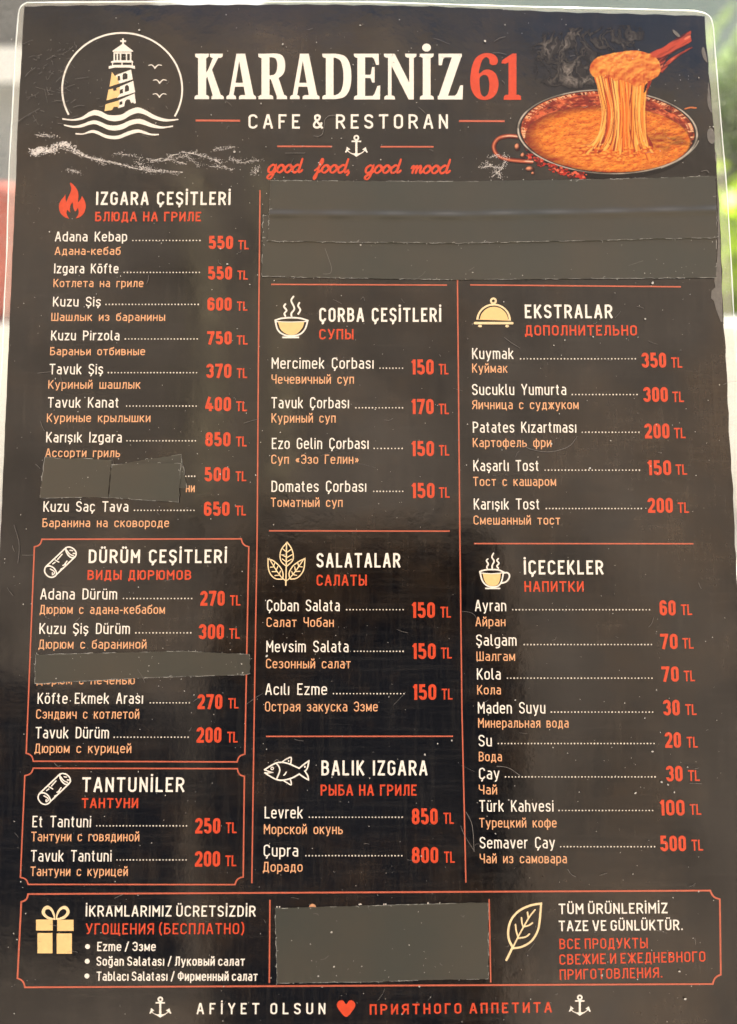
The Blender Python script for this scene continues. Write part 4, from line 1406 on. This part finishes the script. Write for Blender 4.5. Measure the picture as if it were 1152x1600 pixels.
lc = mixc(lc, rgb(255, 208, 138), sm(0.34, 0.1, k2) * sm(0.62, 0.4, big) * sm(310, 180, Y) * 0.75)
lc = mixc(lc, rgb(170, 58, 22), sm(0.66, 0.9, k1) * 0.55)
lc = mixc(lc, rgb(214, 92, 32), sm(262, 325, Y) * 0.6)
lc = mixc(lc, rgb(178, 60, 20), sm(0.48, 0.66, fbm(X / 10, Y / 70, 311)) * sm(250, 300, Y) * 0.8)
lc = mixc(lc, rgb(200, 82, 30), sm(585, 535, X) * 0.5)
hl = fbm(X / 30 + 0.8 * fbm(X / 40, Y / 40, 411), Y / 24 + 0.8 * fbm(X / 40, Y / 40, 412), 413, 2)
rl = relief(hl, 8.0)
lc = mixc(lc, mixc(rgb(186, 58, 10) + 0 * C, rgb(255, 206, 104), rl), 0.48 + 0 * X)
put(inpoly(X, Y, lump) * 1.0, lc, CHEESE)
put(inpoly(X, Y, smooth_path([(815, 345), (828, 328), (822, 365), (810, 380)], 3, True)) * 1.0, rgb(30, 24, 22) + 0 * C, CHEESE)

# pepper crumbs at the pot's foot, glint on the far side
for k in range(150):
    a = prng.random()
    cx, cy = 205 + 300 * a + prng.normal(0, 10), 690 + 125 * a ** 0.8 + prng.normal(0, 13)
    if outer[min(len(gy) - 1, max(0, int((cy - 30) / STEP))), int((cx - 10) / STEP)] < 1.0:
        continue
    r = prng.uniform(4, 12)
    e = np.hypot((X - cx) / r, (Y - cy) / (r * 0.6))
    put(sm(1.0, 0.7, e), rgb(*((170, 36, 26), (205, 60, 40), (120, 22, 20), (235, 120, 90))[k % 4]) + 0 * C, CRUMB)
d, s, al = curve_dist(X, Y, [(1022, 460), (1050, 453), (1078, 456)])
put(sm(5, 3, d), rgb(220, 140, 90) + 0 * C, CRUMB)
d, s, al = curve_dist(X, Y, smooth_path([(1092, 625), (1075, 655), (1040, 690), (985, 728), (900, 765)], 4))
put(sm(3.2, 1.5, d) * 0.8, rgb(190, 185, 175) + 0 * C, POT)

m, nt, b = new_mat('printed_picture')
at = nt.nodes.new('ShaderNodeAttribute')
at.attribute_name = 'print'
nt.links.new(at.outputs['Color'], b.inputs['Base Color'])
b.inputs['Roughness'].default_value = 0.22
b.inputs['Specular IOR Level'].default_value = 0.4
M['print'] = m
PX, PY = 760 + X / 3.291, 30 + Y / 3.291
PW = P_np(PX, PY, 0.00005)
H_, W_ = X.shape
vid = np.arange(H_ * W_).reshape(H_, W_)
PRINT_GAIN = 0.84
picture = None
for who, nm in ((POT, 'stew_pot'), (STEW, 'stew'), (CHEESE, 'melted_cheese'), (SPOON, 'wooden_spoon'), (HANDLE, 'pot_handle'), (CRUMB, 'pepper_crumbs'), (STEAM, 'steam')):
    cellm = WHO[:-1, :-1] == who
    jj, ii = np.nonzero(cellm)
    fc = np.stack([vid[jj, ii], vid[jj + 1, ii], vid[jj + 1, ii + 1], vid[jj, ii + 1]], 1)
    used, inv = np.unique(fc.ravel(), return_inverse=True)
    co = PW.reshape(-1, 3)[used]
    cen = co.mean(0)
    me = bpy.data.meshes.new(nm)
    me.vertices.add(len(used))
    me.vertices.foreach_set('co', (co - cen).astype(np.float32).ravel())
    me.loops.add(len(inv))
    me.loops.foreach_set('vertex_index', inv.astype(np.int32).ravel())
    me.polygons.add(len(fc))
    me.polygons.foreach_set('loop_start', np.arange(0, len(inv), 4, dtype=np.int32))
    me.update(calc_edges=True)
    me.validate()
    ca = me.color_attributes.new('print', 'FLOAT_COLOR', 'POINT')
    cv = np.ones((len(used), 4), np.float32)
    cv[:, :3] = np.clip(C.reshape(-1, 3)[used] ** 1.22 * PRINT_GAIN, 0, 0.9)
    ca.data.foreach_set('color', cv.ravel())
    me.materials.append(M['print'])
    o = bpy.data.objects.new(nm, me)
    par = ROOT if picture is None else picture
    o.location = Vector(cen) - world_loc(par)
    link(o, par)
    if nm in ('pepper_crumbs', 'steam'):
        o['kind'] = 'stuff'
    if picture is None:
        picture = o

# ------------------------------------------------------------------ scuffs, dust and fibres on the film
def blob(x, y, rx, ry, rot, n=14, rough=0.25):
    return [(px + random.gauss(0, rx * rough * 0.3), py + random.gauss(0, rx * rough * 0.3)) for px, py in disc(x, y, rx, ry, n=n, rot=rot)]


for polys in ([smooth_path([(1100.5, 75), (1103, 84), (1105.5, 96), (1104, 97), (1099, 90), (1096.5, 80), (1098, 74)], 3, True)],
              [smooth_path([(1107, 128), (1110, 150), (1112.5, 174), (1109.5, 173), (1105.5, 160), (1106, 145)], 3, True)],
              [smooth_path([(1112, 200), (1116, 206), (1117, 220), (1113, 225), (1107, 220), (1105, 210), (1107, 202)], 3, True)],
              [smooth_path([(1119, 238), (1120, 258), (1117, 245)], 3, True)],
              [[(1120.5, 278), (1124, 330), (1126, 402), (1128, 450), (1129.5, 503), (1126.5, 503), (1122, 492), (1118, 480), (1115.5, 470), (1111, 466), (1112, 454), (1118, 449), (1116, 438), (1119.5, 420), (1122, 380), (1121.5, 330)]],
              [smooth_path([(1052, 46), (1060, 52), (1063, 57), (1058, 57), (1052, 50)], 3, True)]):
    t = Sheet()
    t.add(polys, lift=0.0001)
    t.done('scuffed_patch', 'chip')

t = Sheet()
LIFT_D = 0.00035
for k in range(1150):
    x, y = random.uniform(5, 1140), random.uniform(12, 1598)
    r = min(1.9, 0.32 + random.expovariate(3.4))
    if random.random() < 0.25:
        cx, cy = random.choice(((1100, 150), (700, 345), (220, 740), (480, 270), (1060, 420), (400, 300), (1000, 1200), (60, 110), (200, 1045), (560, 1530), (300, 700), (415, 1010)))
        x, y = cx + random.gauss(0, 60), cy + random.gauss(0, 30)
    t.raw(disc(x, y, r, r * random.uniform(0.45, 1), n=6, rot=random.uniform(0, 3)), LIFT_D + random.random() * 3e-5)
for x, y, r in ((403, 268, 1.2), (442, 69, 1.6), (758, 64, 2.2), (1020, 442, 2.4), (1108, 365, 1.5), (1034, 1222, 2.0), (1044, 1226, 1.6), (1054, 1238, 1.5), (1062, 1518, 1.8), (1071, 1561, 2.2), (417, 1025, 2.2), (664, 1179, 1.8), (684, 1162, 1.2), (706, 1157, 1.5), (941, 1524, 1.8), (795, 1250, 1.2), (1092, 1393, 1.5)):
    t.raw(disc(x, y, r, r * 0.75, n=7, rot=x), LIFT_D + 4e-5)
t.done('dust_specks', 'dust', kind='stuff')
t = Sheet()
hairs = [[(490, 212), (497, 213), (504, 209), (507, 196), (508, 187), (514, 181), (524, 180)], [(508, 388), (513, 402), (518, 418), (516, 427), (505, 428)], [(622, 330), (632, 338), (634, 341), (625, 341)],
         [(515, 336), (518, 330), (522, 324)], [(776, 1197), (795, 1200), (813, 1212)], [(1096, 268), (1104, 266), (1108, 270)], [(720, 1290), (726, 1305), (742, 1331)], [(564, 468), (568, 464), (570, 470)],
         [(808, 690), (830, 702), (858, 706), (888, 698), (902, 682)], [(85, 1192), (90, 1197), (96, 1196)], [(887, 1358), (893, 1366), (900, 1370)], [(22, 820), (30, 850), (28, 880)], [(428, 1190), (433, 1187), (437, 1190)],
         [(728, 1268), (738, 1290), (741, 1330)], [(722, 955), (738, 958), (746, 968)]]
for hr in hairs:
    for qd in ribbon(smooth_path(hr, 6), random.uniform(0.22, 0.38), cap='none'):
        t.raw(qd, LIFT_D + 5e-5 + random.random() * 2e-5)
for k in range(240):
    x, y = random.uniform(10, 1135), random.uniform(20, 1590)
    if k < 70:
        x, y = random.uniform(40, 120), random.uniform(60, 200)
    L = random.expovariate(1 / 9) + 2
    a = random.choice((0.3, 1.2, -0.5, 0.05, 2.4)) + random.gauss(0, 0.25)
    pts = smooth_path([(x, y), (x + L * 0.5 * math.cos(a) + random.gauss(0, 1), y + L * 0.5 * math.sin(a) + random.gauss(0, 1)), (x + L * math.cos(a), y + L * math.sin(a))], 4)
    for qd in ribbon(pts, random.uniform(0.12, 0.26), cap='none'):
        t.raw(qd, LIFT_D + 5e-5 + random.random() * 2e-5)
t.done('hair_scratches', 'hair', kind='stuff')

# ------------------------------------------------------------------ black tape stuck over the print
def tape_material():
    m, nt, b = new_mat('black_tape')
    n = nt.nodes.new('ShaderNodeTexNoise')
    n.inputs['Scale'].default_value = 28
    n.inputs['Detail'].default_value = 6
    geo = nt.nodes.new('ShaderNodeNewGeometry')
    nt.links.new(geo.outputs['Position'], n.inputs['Vector'])
    r = nt.nodes.new('ShaderNodeValToRGB')
    r.color_ramp.elements[0].position, r.color_ramp.elements[1].position = 0.3, 0.75
    r.color_ramp.elements[0].color, r.color_ramp.elements[1].color = (0.044, 0.048, 0.041, 1), (0.062, 0.054, 0.041, 1)
    nt.links.new(n.outputs['Fac'], r.inputs[0])
    nt.links.new(r.outputs[0], b.inputs['Base Color'])
    b.inputs['Roughness'].default_value = 0.30
    b.inputs['Specular IOR Level'].default_value = 0.38
    bp = nt.nodes.new('ShaderNodeBump')
    bp.inputs['Strength'].default_value = 0.15
    bp.inputs['Distance'].default_value = 0.0003
    n2 = nt.nodes.new('ShaderNodeTexNoise')
    n2.inputs['Scale'].default_value = 200
    nt.links.new(geo.outputs['Position'], n2.inputs['Vector'])
    nt.links.new(n2.outputs['Fac'], bp.inputs['Height'])
    nt.links.new(bp.outputs[0], b.inputs['Normal'])
    return m


M['tape'] = tape_material()


def tape(top, bottom, lift, label, ridge=None, fray=1.0, name='tape_strip'):
    """top and bottom edges as point lists left to right"""
    L = max(math.hypot(top[-1][0] - top[0][0], top[-1][1] - top[0][1]), 10)
    nu = max(12, int(L / 5))
    nv = max(8, int(abs(bottom[0][1] - top[0][1]) / (2 if ridge else 5)))

    def along(e, t):
        lens = [0]
        for a, c in zip(e[:-1], e[1:]):
            lens.append(lens[-1] + math.hypot(c[0] - a[0], c[1] - a[1]))
        s = t * lens[-1]
        for k in range(len(e) - 1):
            if s <= lens[k + 1] + 1e-9:
                f = (s - lens[k]) / max(1e-9, lens[k + 1] - lens[k])
                return (e[k][0] + (e[k + 1][0] - e[k][0]) * f, e[k][1] + (e[k + 1][1] - e[k][1]) * f)
        return e[-1]
    sd = random.random() * 10
    V, F = [], []
    TH = 0.00013
    grid = {}
    edge_pts = {'t': [], 'b': [], 'l': [], 'r': []}
    for j in range(nv + 1):
        for i in range(nu + 1):
            a, c = along(top, i / nu), along(bottom, i / nu)
            f = j / nv
            x, y = a[0] + (c[0] - a[0]) * f, a[1] + (c[1] - a[1]) * f
            if i in (0, nu):
                x += 0.5 * math.sin(j * 1.7 + sd) + random.gauss(0, 0.25) * fray
            if j in (0, nv):
                y += random.gauss(0, 0.28) * fray
            z = lift + TH
            if ridge:
                z += ridge[1] * math.exp(-((f - ridge[0]) / 0.055) ** 2) * (0.75 + 0.25 * math.sin(i * 0.37))
            grid[i, j] = len(V)
            V.append(P(x, y, z))
            for key, hit in (('t', j == 0), ('b', j == nv), ('l', i == 0), ('r', i == nu)):
                if hit:
                    edge_pts[key].append((x, y))
    for j in range(nv):
        for i in range(nu):
            F.append([grid[i, j], grid[i, j + 1], grid[i + 1, j + 1], grid[i + 1, j]])
    loop = [(i, 0) for i in range(nu, -1, -1)] + [(0, j) for j in range(1, nv + 1)] + [(i, nv) for i in range(1, nu + 1)] + [(nu, j) for j in range(nv - 1, 0, -1)]
    per = {k: None for k in loop}
    for k in loop:
        v = V[grid[k]]
        per[k] = len(V)
        V.append(v - NRM * (TH + lift - 0.00007 if lift < 0.0004 else TH + 0.0001))
    for a, c in zip(loop, loop[1:] + loop[:1]):
        F.append([grid[a], per[a], per[c], grid[c]])
    o = make(name, V, F, M['tape'])
    o['label'] = label
    o['category'] = 'tape'
    o['group'] = 'black tape over menu lines'
    # whitish fray and grit caught along the edges
    t = Sheet()
    z = lift + TH + 0.00004
    for key, amount in (('t', 0.5), ('b', 0.8), ('l', 0.6), ('r', 0.5)):
        pts = edge_pts[key]
        run = []
        for a, c in zip(pts[:-1], pts[1:]):
            if vnoise(np.array(len(t.f) * 0.013 + a[0] * 0.05), np.array(a[1] * 0.05), 17) > 0.62 - amount * 0.35:
                for qd in ribbon([a, c], random.choice((0.1, 0.16, 0.22, 0.34)), cap='none'):
                    t.raw(qd, z)
            if random.random() < 0.14 * amount * fray:
                t.raw(disc(a[0] + random.gauss(0, 0.7), a[1] + random.gauss(0, 0.9), random.uniform(0.5, 1.3), random.uniform(0.4, 0.8), n=6, rot=random.random() * 3), z + 2e-5)
            if random.random() < 0.05 * amount * fray:
                ang = random.uniform(0, 6.3)
                ln = random.uniform(2, 6)
                for qd in ribbon([a, (a[0] + math.cos(ang) * ln * 0.6, a[1] + math.sin(ang) * ln * 0.4), (a[0] + math.cos(ang + 0.6) * ln, a[1] + math.sin(ang + 0.6) * ln * 0.7)], 0.25, cap='none'):
                    t.raw(qd, z + 3e-5)
    t.done('frayed_edge', 'fray', o, kind='stuff')
    return o


tape([(411, 336), (700, 345), (922, 343), (1120, 340)], [(409.5, 432), (550, 434.5), (715, 437.2), (870, 435.8), (1119.5, 433.8)], 0.00014, 'lower of the two long grey-black tape strips above the soup heading', fray=1.3)
tape([(422.8, 281.8), (576, 282.8), (720, 283.6), (800, 282), (922, 280.3), (1050, 277), (1118.3, 274.8)], [(418.8, 376.6), (560, 378.5), (715, 380), (800, 378), (922, 376), (1000, 373.5), (1121, 371.2)], 0.00042, 'upper of the two long grey-black tape strips, creased, below the slogan', ridge=(0.56, 0.00042), fray=1.3)
Zt = Z(50, 700, 4.267)
tape(Zt((85, 60), (230, 72), (340, 66), (440, 76), (533, 82)), Zt((52, 334), (200, 331), (360, 328), (505, 330)), 0.00014, 'left square tape patch over a covered grill dish, beside two layered patches')
tape(Zt((560, 110), (660, 95), (830, 68), (995, 42)), Zt((560, 230), (800, 255), (1032, 265)), 0.00014, 'tilted tape patch peeking out from under the right square patch')
tape(Zt((532, 112), (620, 106), (800, 100), (992, 102)), Zt((514, 330), (700, 345), (980, 360)), 0.00042, 'right square tape patch over a covered grill dish, stuck over a tilted one')
Zd = Z(40, 1000, 3.2)
tape(Zd((50, 74), (300, 66), (600, 60), (800, 56), (950, 64), (1122, 72)), Zd((46, 218), (250, 208), (500, 194), (800, 182), (1000, 178), (1110, 172), (1122, 168)), 0.00014, 'narrow tape strip covering a wrap line in the framed wrap panel')
Zf = Z(420, 1400, 3.2)
tape(Zf((32, 62), (400, 52), (700, 42), (1098, 34)), Zf((42, 436), (300, 432), (500, 430), (800, 420), (1100, 415)), 0.00014, 'large rectangular tape patch in the middle of the bottom panel')

# ------------------------------------------------------------------ what shows through the film: a garden terrace, far out of focus
def plain(name, rgb_, rough=0.8, vary=0.25, scale=6):
    m, nt, b = new_mat(name)
    n = nt.nodes.new('ShaderNodeTexNoise')
    n.inputs['Scale'].default_value = scale
    n.inputs['Detail'].default_value = 6
    r = nt.nodes.new('ShaderNodeValToRGB')
    r.color_ramp.elements[0].position, r.color_ramp.elements[1].position = 0.3, 0.7
    r.color_ramp.elements[0].color = (*[c * (1 - vary) for c in rgb_], 1)
    r.color_ramp.elements[1].color = (*[min(1, c * (1 + vary)) for c in rgb_], 1)
    tc = nt.nodes.new('ShaderNodeTexCoord')
    nt.links.new(tc.outputs['Object'], n.inputs['Vector'])
    nt.links.new(n.outputs['Fac'], r.inputs[0])
    nt.links.new(r.outputs[0], b.inputs['Base Color'])
    b.inputs['Roughness'].default_value = rough
    return m


GZ = -1.0
m_pave = plain('pale_paving', (0.42, 0.41, 0.37), 0.85, 0.12, 3)
g = make('paving', [(-60, -60, GZ), (60, -60, GZ), (60, 60, GZ), (-60, 60, GZ)], [[0, 1, 2, 3]], m_pave)
g['kind'] = 'structure'


def box(x0, x1, y0, y1, z0, z1):
    v = [(x, y, z) for z in (z0, z1) for y in (y0, y1) for x in (x0, x1)]
    return v, [[0, 2, 3, 1], [4, 5, 7, 6], [0, 1, 5, 4], [2, 6, 7, 3], [0, 4, 6, 2], [1, 3, 7, 5]]


def thing(o, label, cat):
    o['label'] = label
    o['category'] = cat
    return o


m_white = plain('white_render', (0.78, 0.78, 0.74), 0.8, 0.06, 4)
v, f = box(-4.2, 4.2, 2.75, 3.0, GZ, -0.26)
wall = thing(make('parapet_wall', v, f, m_white), 'low white parapet wall seen out of focus past both edges of the menu', 'wall')
v, f = box(-4.25, 4.25, 2.70, 3.05, -0.257, -0.22)
make('coping', v, f, m_white, wall)
m_grey = plain('grey_render', (0.30, 0.31, 0.30), 0.8, 0.12, 4)
v, f = box(-6.0, -1.2, 4.6, 5.2, GZ, 2.6)
house = thing(make('grey_house', v, f, m_grey), 'grey rendered house wall with a white band, blurred at upper left', 'house')
v, f = box(-6.0, -1.18, 4.50, 4.597, 0.92, 1.09)
make('white_band', v, f, m_white, house)
m_dark = plain('grey_cladding', (0.12, 0.12, 0.115), 0.7, 0.15, 6)
v, f = box(-6.0, -1.18, 4.52, 4.597, 1.104, 2.6)
make('cladding', v, f, m_dark, house)
v, f = box(-6.0, -1.18, 4.56, 4.597, GZ + 0.01, -0.15)
make('plinth', v, f, m_white, house)

# red cushion on the parapet
V, F = [], []
for j in range(13):
    for i in range(24):
        a, e = 2 * math.pi * i / 24, -math.pi / 2 + math.pi * j / 12
        sq = lambda c: math.copysign(abs(c) ** 0.55, c)
        V.append((-1.52 + 0.34 * sq(math.cos(a)) * sq(math.cos(e)), 2.87 + 0.10 * sq(math.sin(a)) * sq(math.cos(e)), 0.035 + 0.255 * sq(math.sin(e))))
for j in range(12):
    for i in range(24):
        F.append([j * 24 + i, j * 24 + (i + 1) % 24, (j + 1) * 24 + (i + 1) % 24, (j + 1) * 24 + i])
m_redc = plain('red_cloth', (0.40, 0.11, 0.08), 0.9, 0.2, 30)
thing(make('red_cushion', V, F, m_redc, smooth=True), 'red cushion on the white wall, blurred past the left edge', 'cushion')


def leaf_mat(name, c1, c2):
    m, nt, b = new_mat(name)
    oi = nt.nodes.new('ShaderNodeNewGeometry')
    r = nt.nodes.new('ShaderNodeValToRGB')
    r.color_ramp.elements[0].color, r.color_ramp.elements[1].color = (*c1, 1), (*c2, 1)
    nt.links.new(oi.outputs['Random Per Island'], r.inputs[0])
    nt.links.new(r.outputs[0], b.inputs['Base Color'])
    b.inputs['Roughness'].default_value = 0.6
    trl = nt.nodes.new('ShaderNodeBsdfTranslucent')
    nt.links.new(r.outputs[0], trl.inputs[0])
    mx = nt.nodes.new('ShaderNodeMixShader')
    mx.inputs[0].default_value = 0.4
    nt.links.new(b.outputs[0], mx.inputs[1])
    nt.links.new(trl.outputs[0], mx.inputs[2])
    nt.links.new(mx.outputs[0], nt.nodes['Material Output'].inputs[0])
    return m


def shrub(name, cx, cy, z0, z1, rx, ry, n, mat, label, cat, leaf=0.05):
    r_ = np.random.default_rng(int(abs(cx) * 100) + n)
    root = bpy.data.objects.new(name, None)
    root.location = (cx, cy, z0)
    link(root)
    thing(root, label, cat)
    V, F = [], []
    cl = r_.random((26, 3))
    for k in range(n):
        c = cl[k % 26]
        p = np.array([(c[0] - 0.5) * 2 * rx, (c[1] - 0.5) * 2 * ry, z0 + 0.1 + c[2] * (z1 - z0 - 0.15)]) + r_.normal(0, 0.13, 3) * np.array([1, 0.8, 0.9])
        p[2] = max(z0 + 0.02, p[2])
        a = r_.normal(0, 1, 3)
        a /= np.linalg.norm(a)
        b_ = np.cross(a, r_.normal(0, 1, 3))
        b_ /= np.linalg.norm(b_)
        s = leaf * r_.uniform(0.6, 1.3)
        i0 = len(V)
        for q in (a * s, b_ * s * 0.4, -a * s, -b_ * s * 0.4):
            V.append(tuple(p + q + np.array([cx, cy, 0])))
        F.append([i0, i0 + 1, i0 + 2, i0 + 3])
    make('foliage', V, F, mat, root)
    V, F = [], []
    for s in range(3):
        bx, by = cx + r_.normal(0, rx * 0.3), cy + r_.normal(0, ry * 0.3)
        i0 = len(V)
        for h, rr in ((z0, 0.025), (z0 + (z1 - z0) * 0.6, 0.014)):
            for q in range(6):
                V.append((bx + rr * math.cos(q * math.pi / 3), by + rr * math.sin(q * math.pi / 3), h))
        for q in range(6):
            F.append([i0 + q, i0 + (q + 1) % 6, i0 + 6 + (q + 1) % 6, i0 + 6 + q])
    make('stem', V, F, m_bark, root)


m_bark = plain('bark', (0.10, 0.07, 0.045), 0.9, 0.3, 30)
m_lime = leaf_mat('lime_leaf', (0.26, 0.42, 0.008), (0.46, 0.62, 0.02))
m_green = leaf_mat('grey_green_leaf', (0.22, 0.32, 0.14), (0.45, 0.55, 0.28))
shrub('lime_shrub', 1.75, 3.45, GZ, 0.20, 0.5, 0.28, 7000, m_lime, 'bright lime green shrub behind the white wall, blurred past the right edge', 'shrub', 0.07)
shrub('tall_shrub', 2.6, 4.7, GZ, 1.12, 0.9, 0.4, 14000, m_green, 'taller dull green shrub behind the lime one, blurred past the right edge', 'shrub', 0.08)

# unseen house front added behind the camera to tint the film's reflections
m_refl_brown = plain('reflection_brown', (0.315, 0.262, 0.215), 0.9, 0.45, 2.2)
m_refl_pale = plain('reflection_pale', (0.58, 0.49, 0.33), 0.8, 0.15, 5)
m_refl_dark = plain('reflection_dark', (0.012, 0.016, 0.028), 0.8, 0.2, 3)  # serves only the dark patches mirrored in the film
root = bpy.data.objects.new('added_reflection_house', None)
root.location = (0, -3.3, GZ)
link(root)
thing(root, 'brown house front with pale posts, mirrored softly in the glossy menu film', 'house')


def slab_wall(outline, holes_x, y0, y1, mat, name):
    V = [(x, y1, z) for x, z in outline] + [(x, y0, z) for x, z in outline]
    n = len(outline)
    F = [list(range(n))[::-1], list(range(n, 2 * n))] + [[i, (i + 1) % n, n + (i + 1) % n, n + i] for i in range(n)]
    return make(name, V, F, mat, root)


slab_wall([(-7, GZ), (-0.8, GZ), (-0.8, 1.42), (0.7, 1.42), (0.7, GZ), (7, GZ), (7, 5.6), (1.75, 5.6), (0.2, 7.25), (-7, 7.25)], None, -3.3, -3.0, m_refl_brown, 'wall')  # added front, roofline cut to shape the mirrored sheen at the top
v, f = box(-0.796, 0.696, -4.0, -3.304, GZ + 0.004, 1.416)
make('dark_reflection_box', v, f, m_refl_dark, root)  # dark box added in place of the photographer's dark reflection
for xb, zb, xt, zt in ((-1.03, 1.6, -1.60, 4.4), (-0.665, 1.6, -0.90, 4.6)):
    V = [(xb - 0.055, -2.996, zb), (xb + 0.055, -2.996, zb), (xt + 0.11, -2.996, zt), (xt - 0.11, -2.996, zt)]
    V += [(x, -2.9, z) for x, y, z in V]
    make('pale_reflection_strip', V, [[0, 1, 2, 3], [7, 6, 5, 4], [0, 4, 5, 1], [1, 5, 6, 2], [2, 6, 7, 3], [3, 7, 4, 0]], m_refl_pale, root)  # pale strips added and slanted to mirror as light bands
v, f = box(-2.6, -0.86, -2.996, -2.975, -0.28, 0.74)
make('dark_reflection_panel', v, f, m_refl_dark, root)  # dark panel added to deepen the reflection at lower left

m_far = plain('pale_green_render', (0.32, 0.39, 0.345), 0.85, 0.15, 0.8)
v, f = box(-1.0, 9.0, 8.0, 8.6, GZ, 5.4)
far = thing(make('pale_house', v, f, m_far), 'pale green house wall far behind, blurred along the top of the menu', 'house')
v, f = box(-1.1, 9.1, 7.7, 8.7, 5.404, 5.6)
make('roof', v, f, m_white, far)
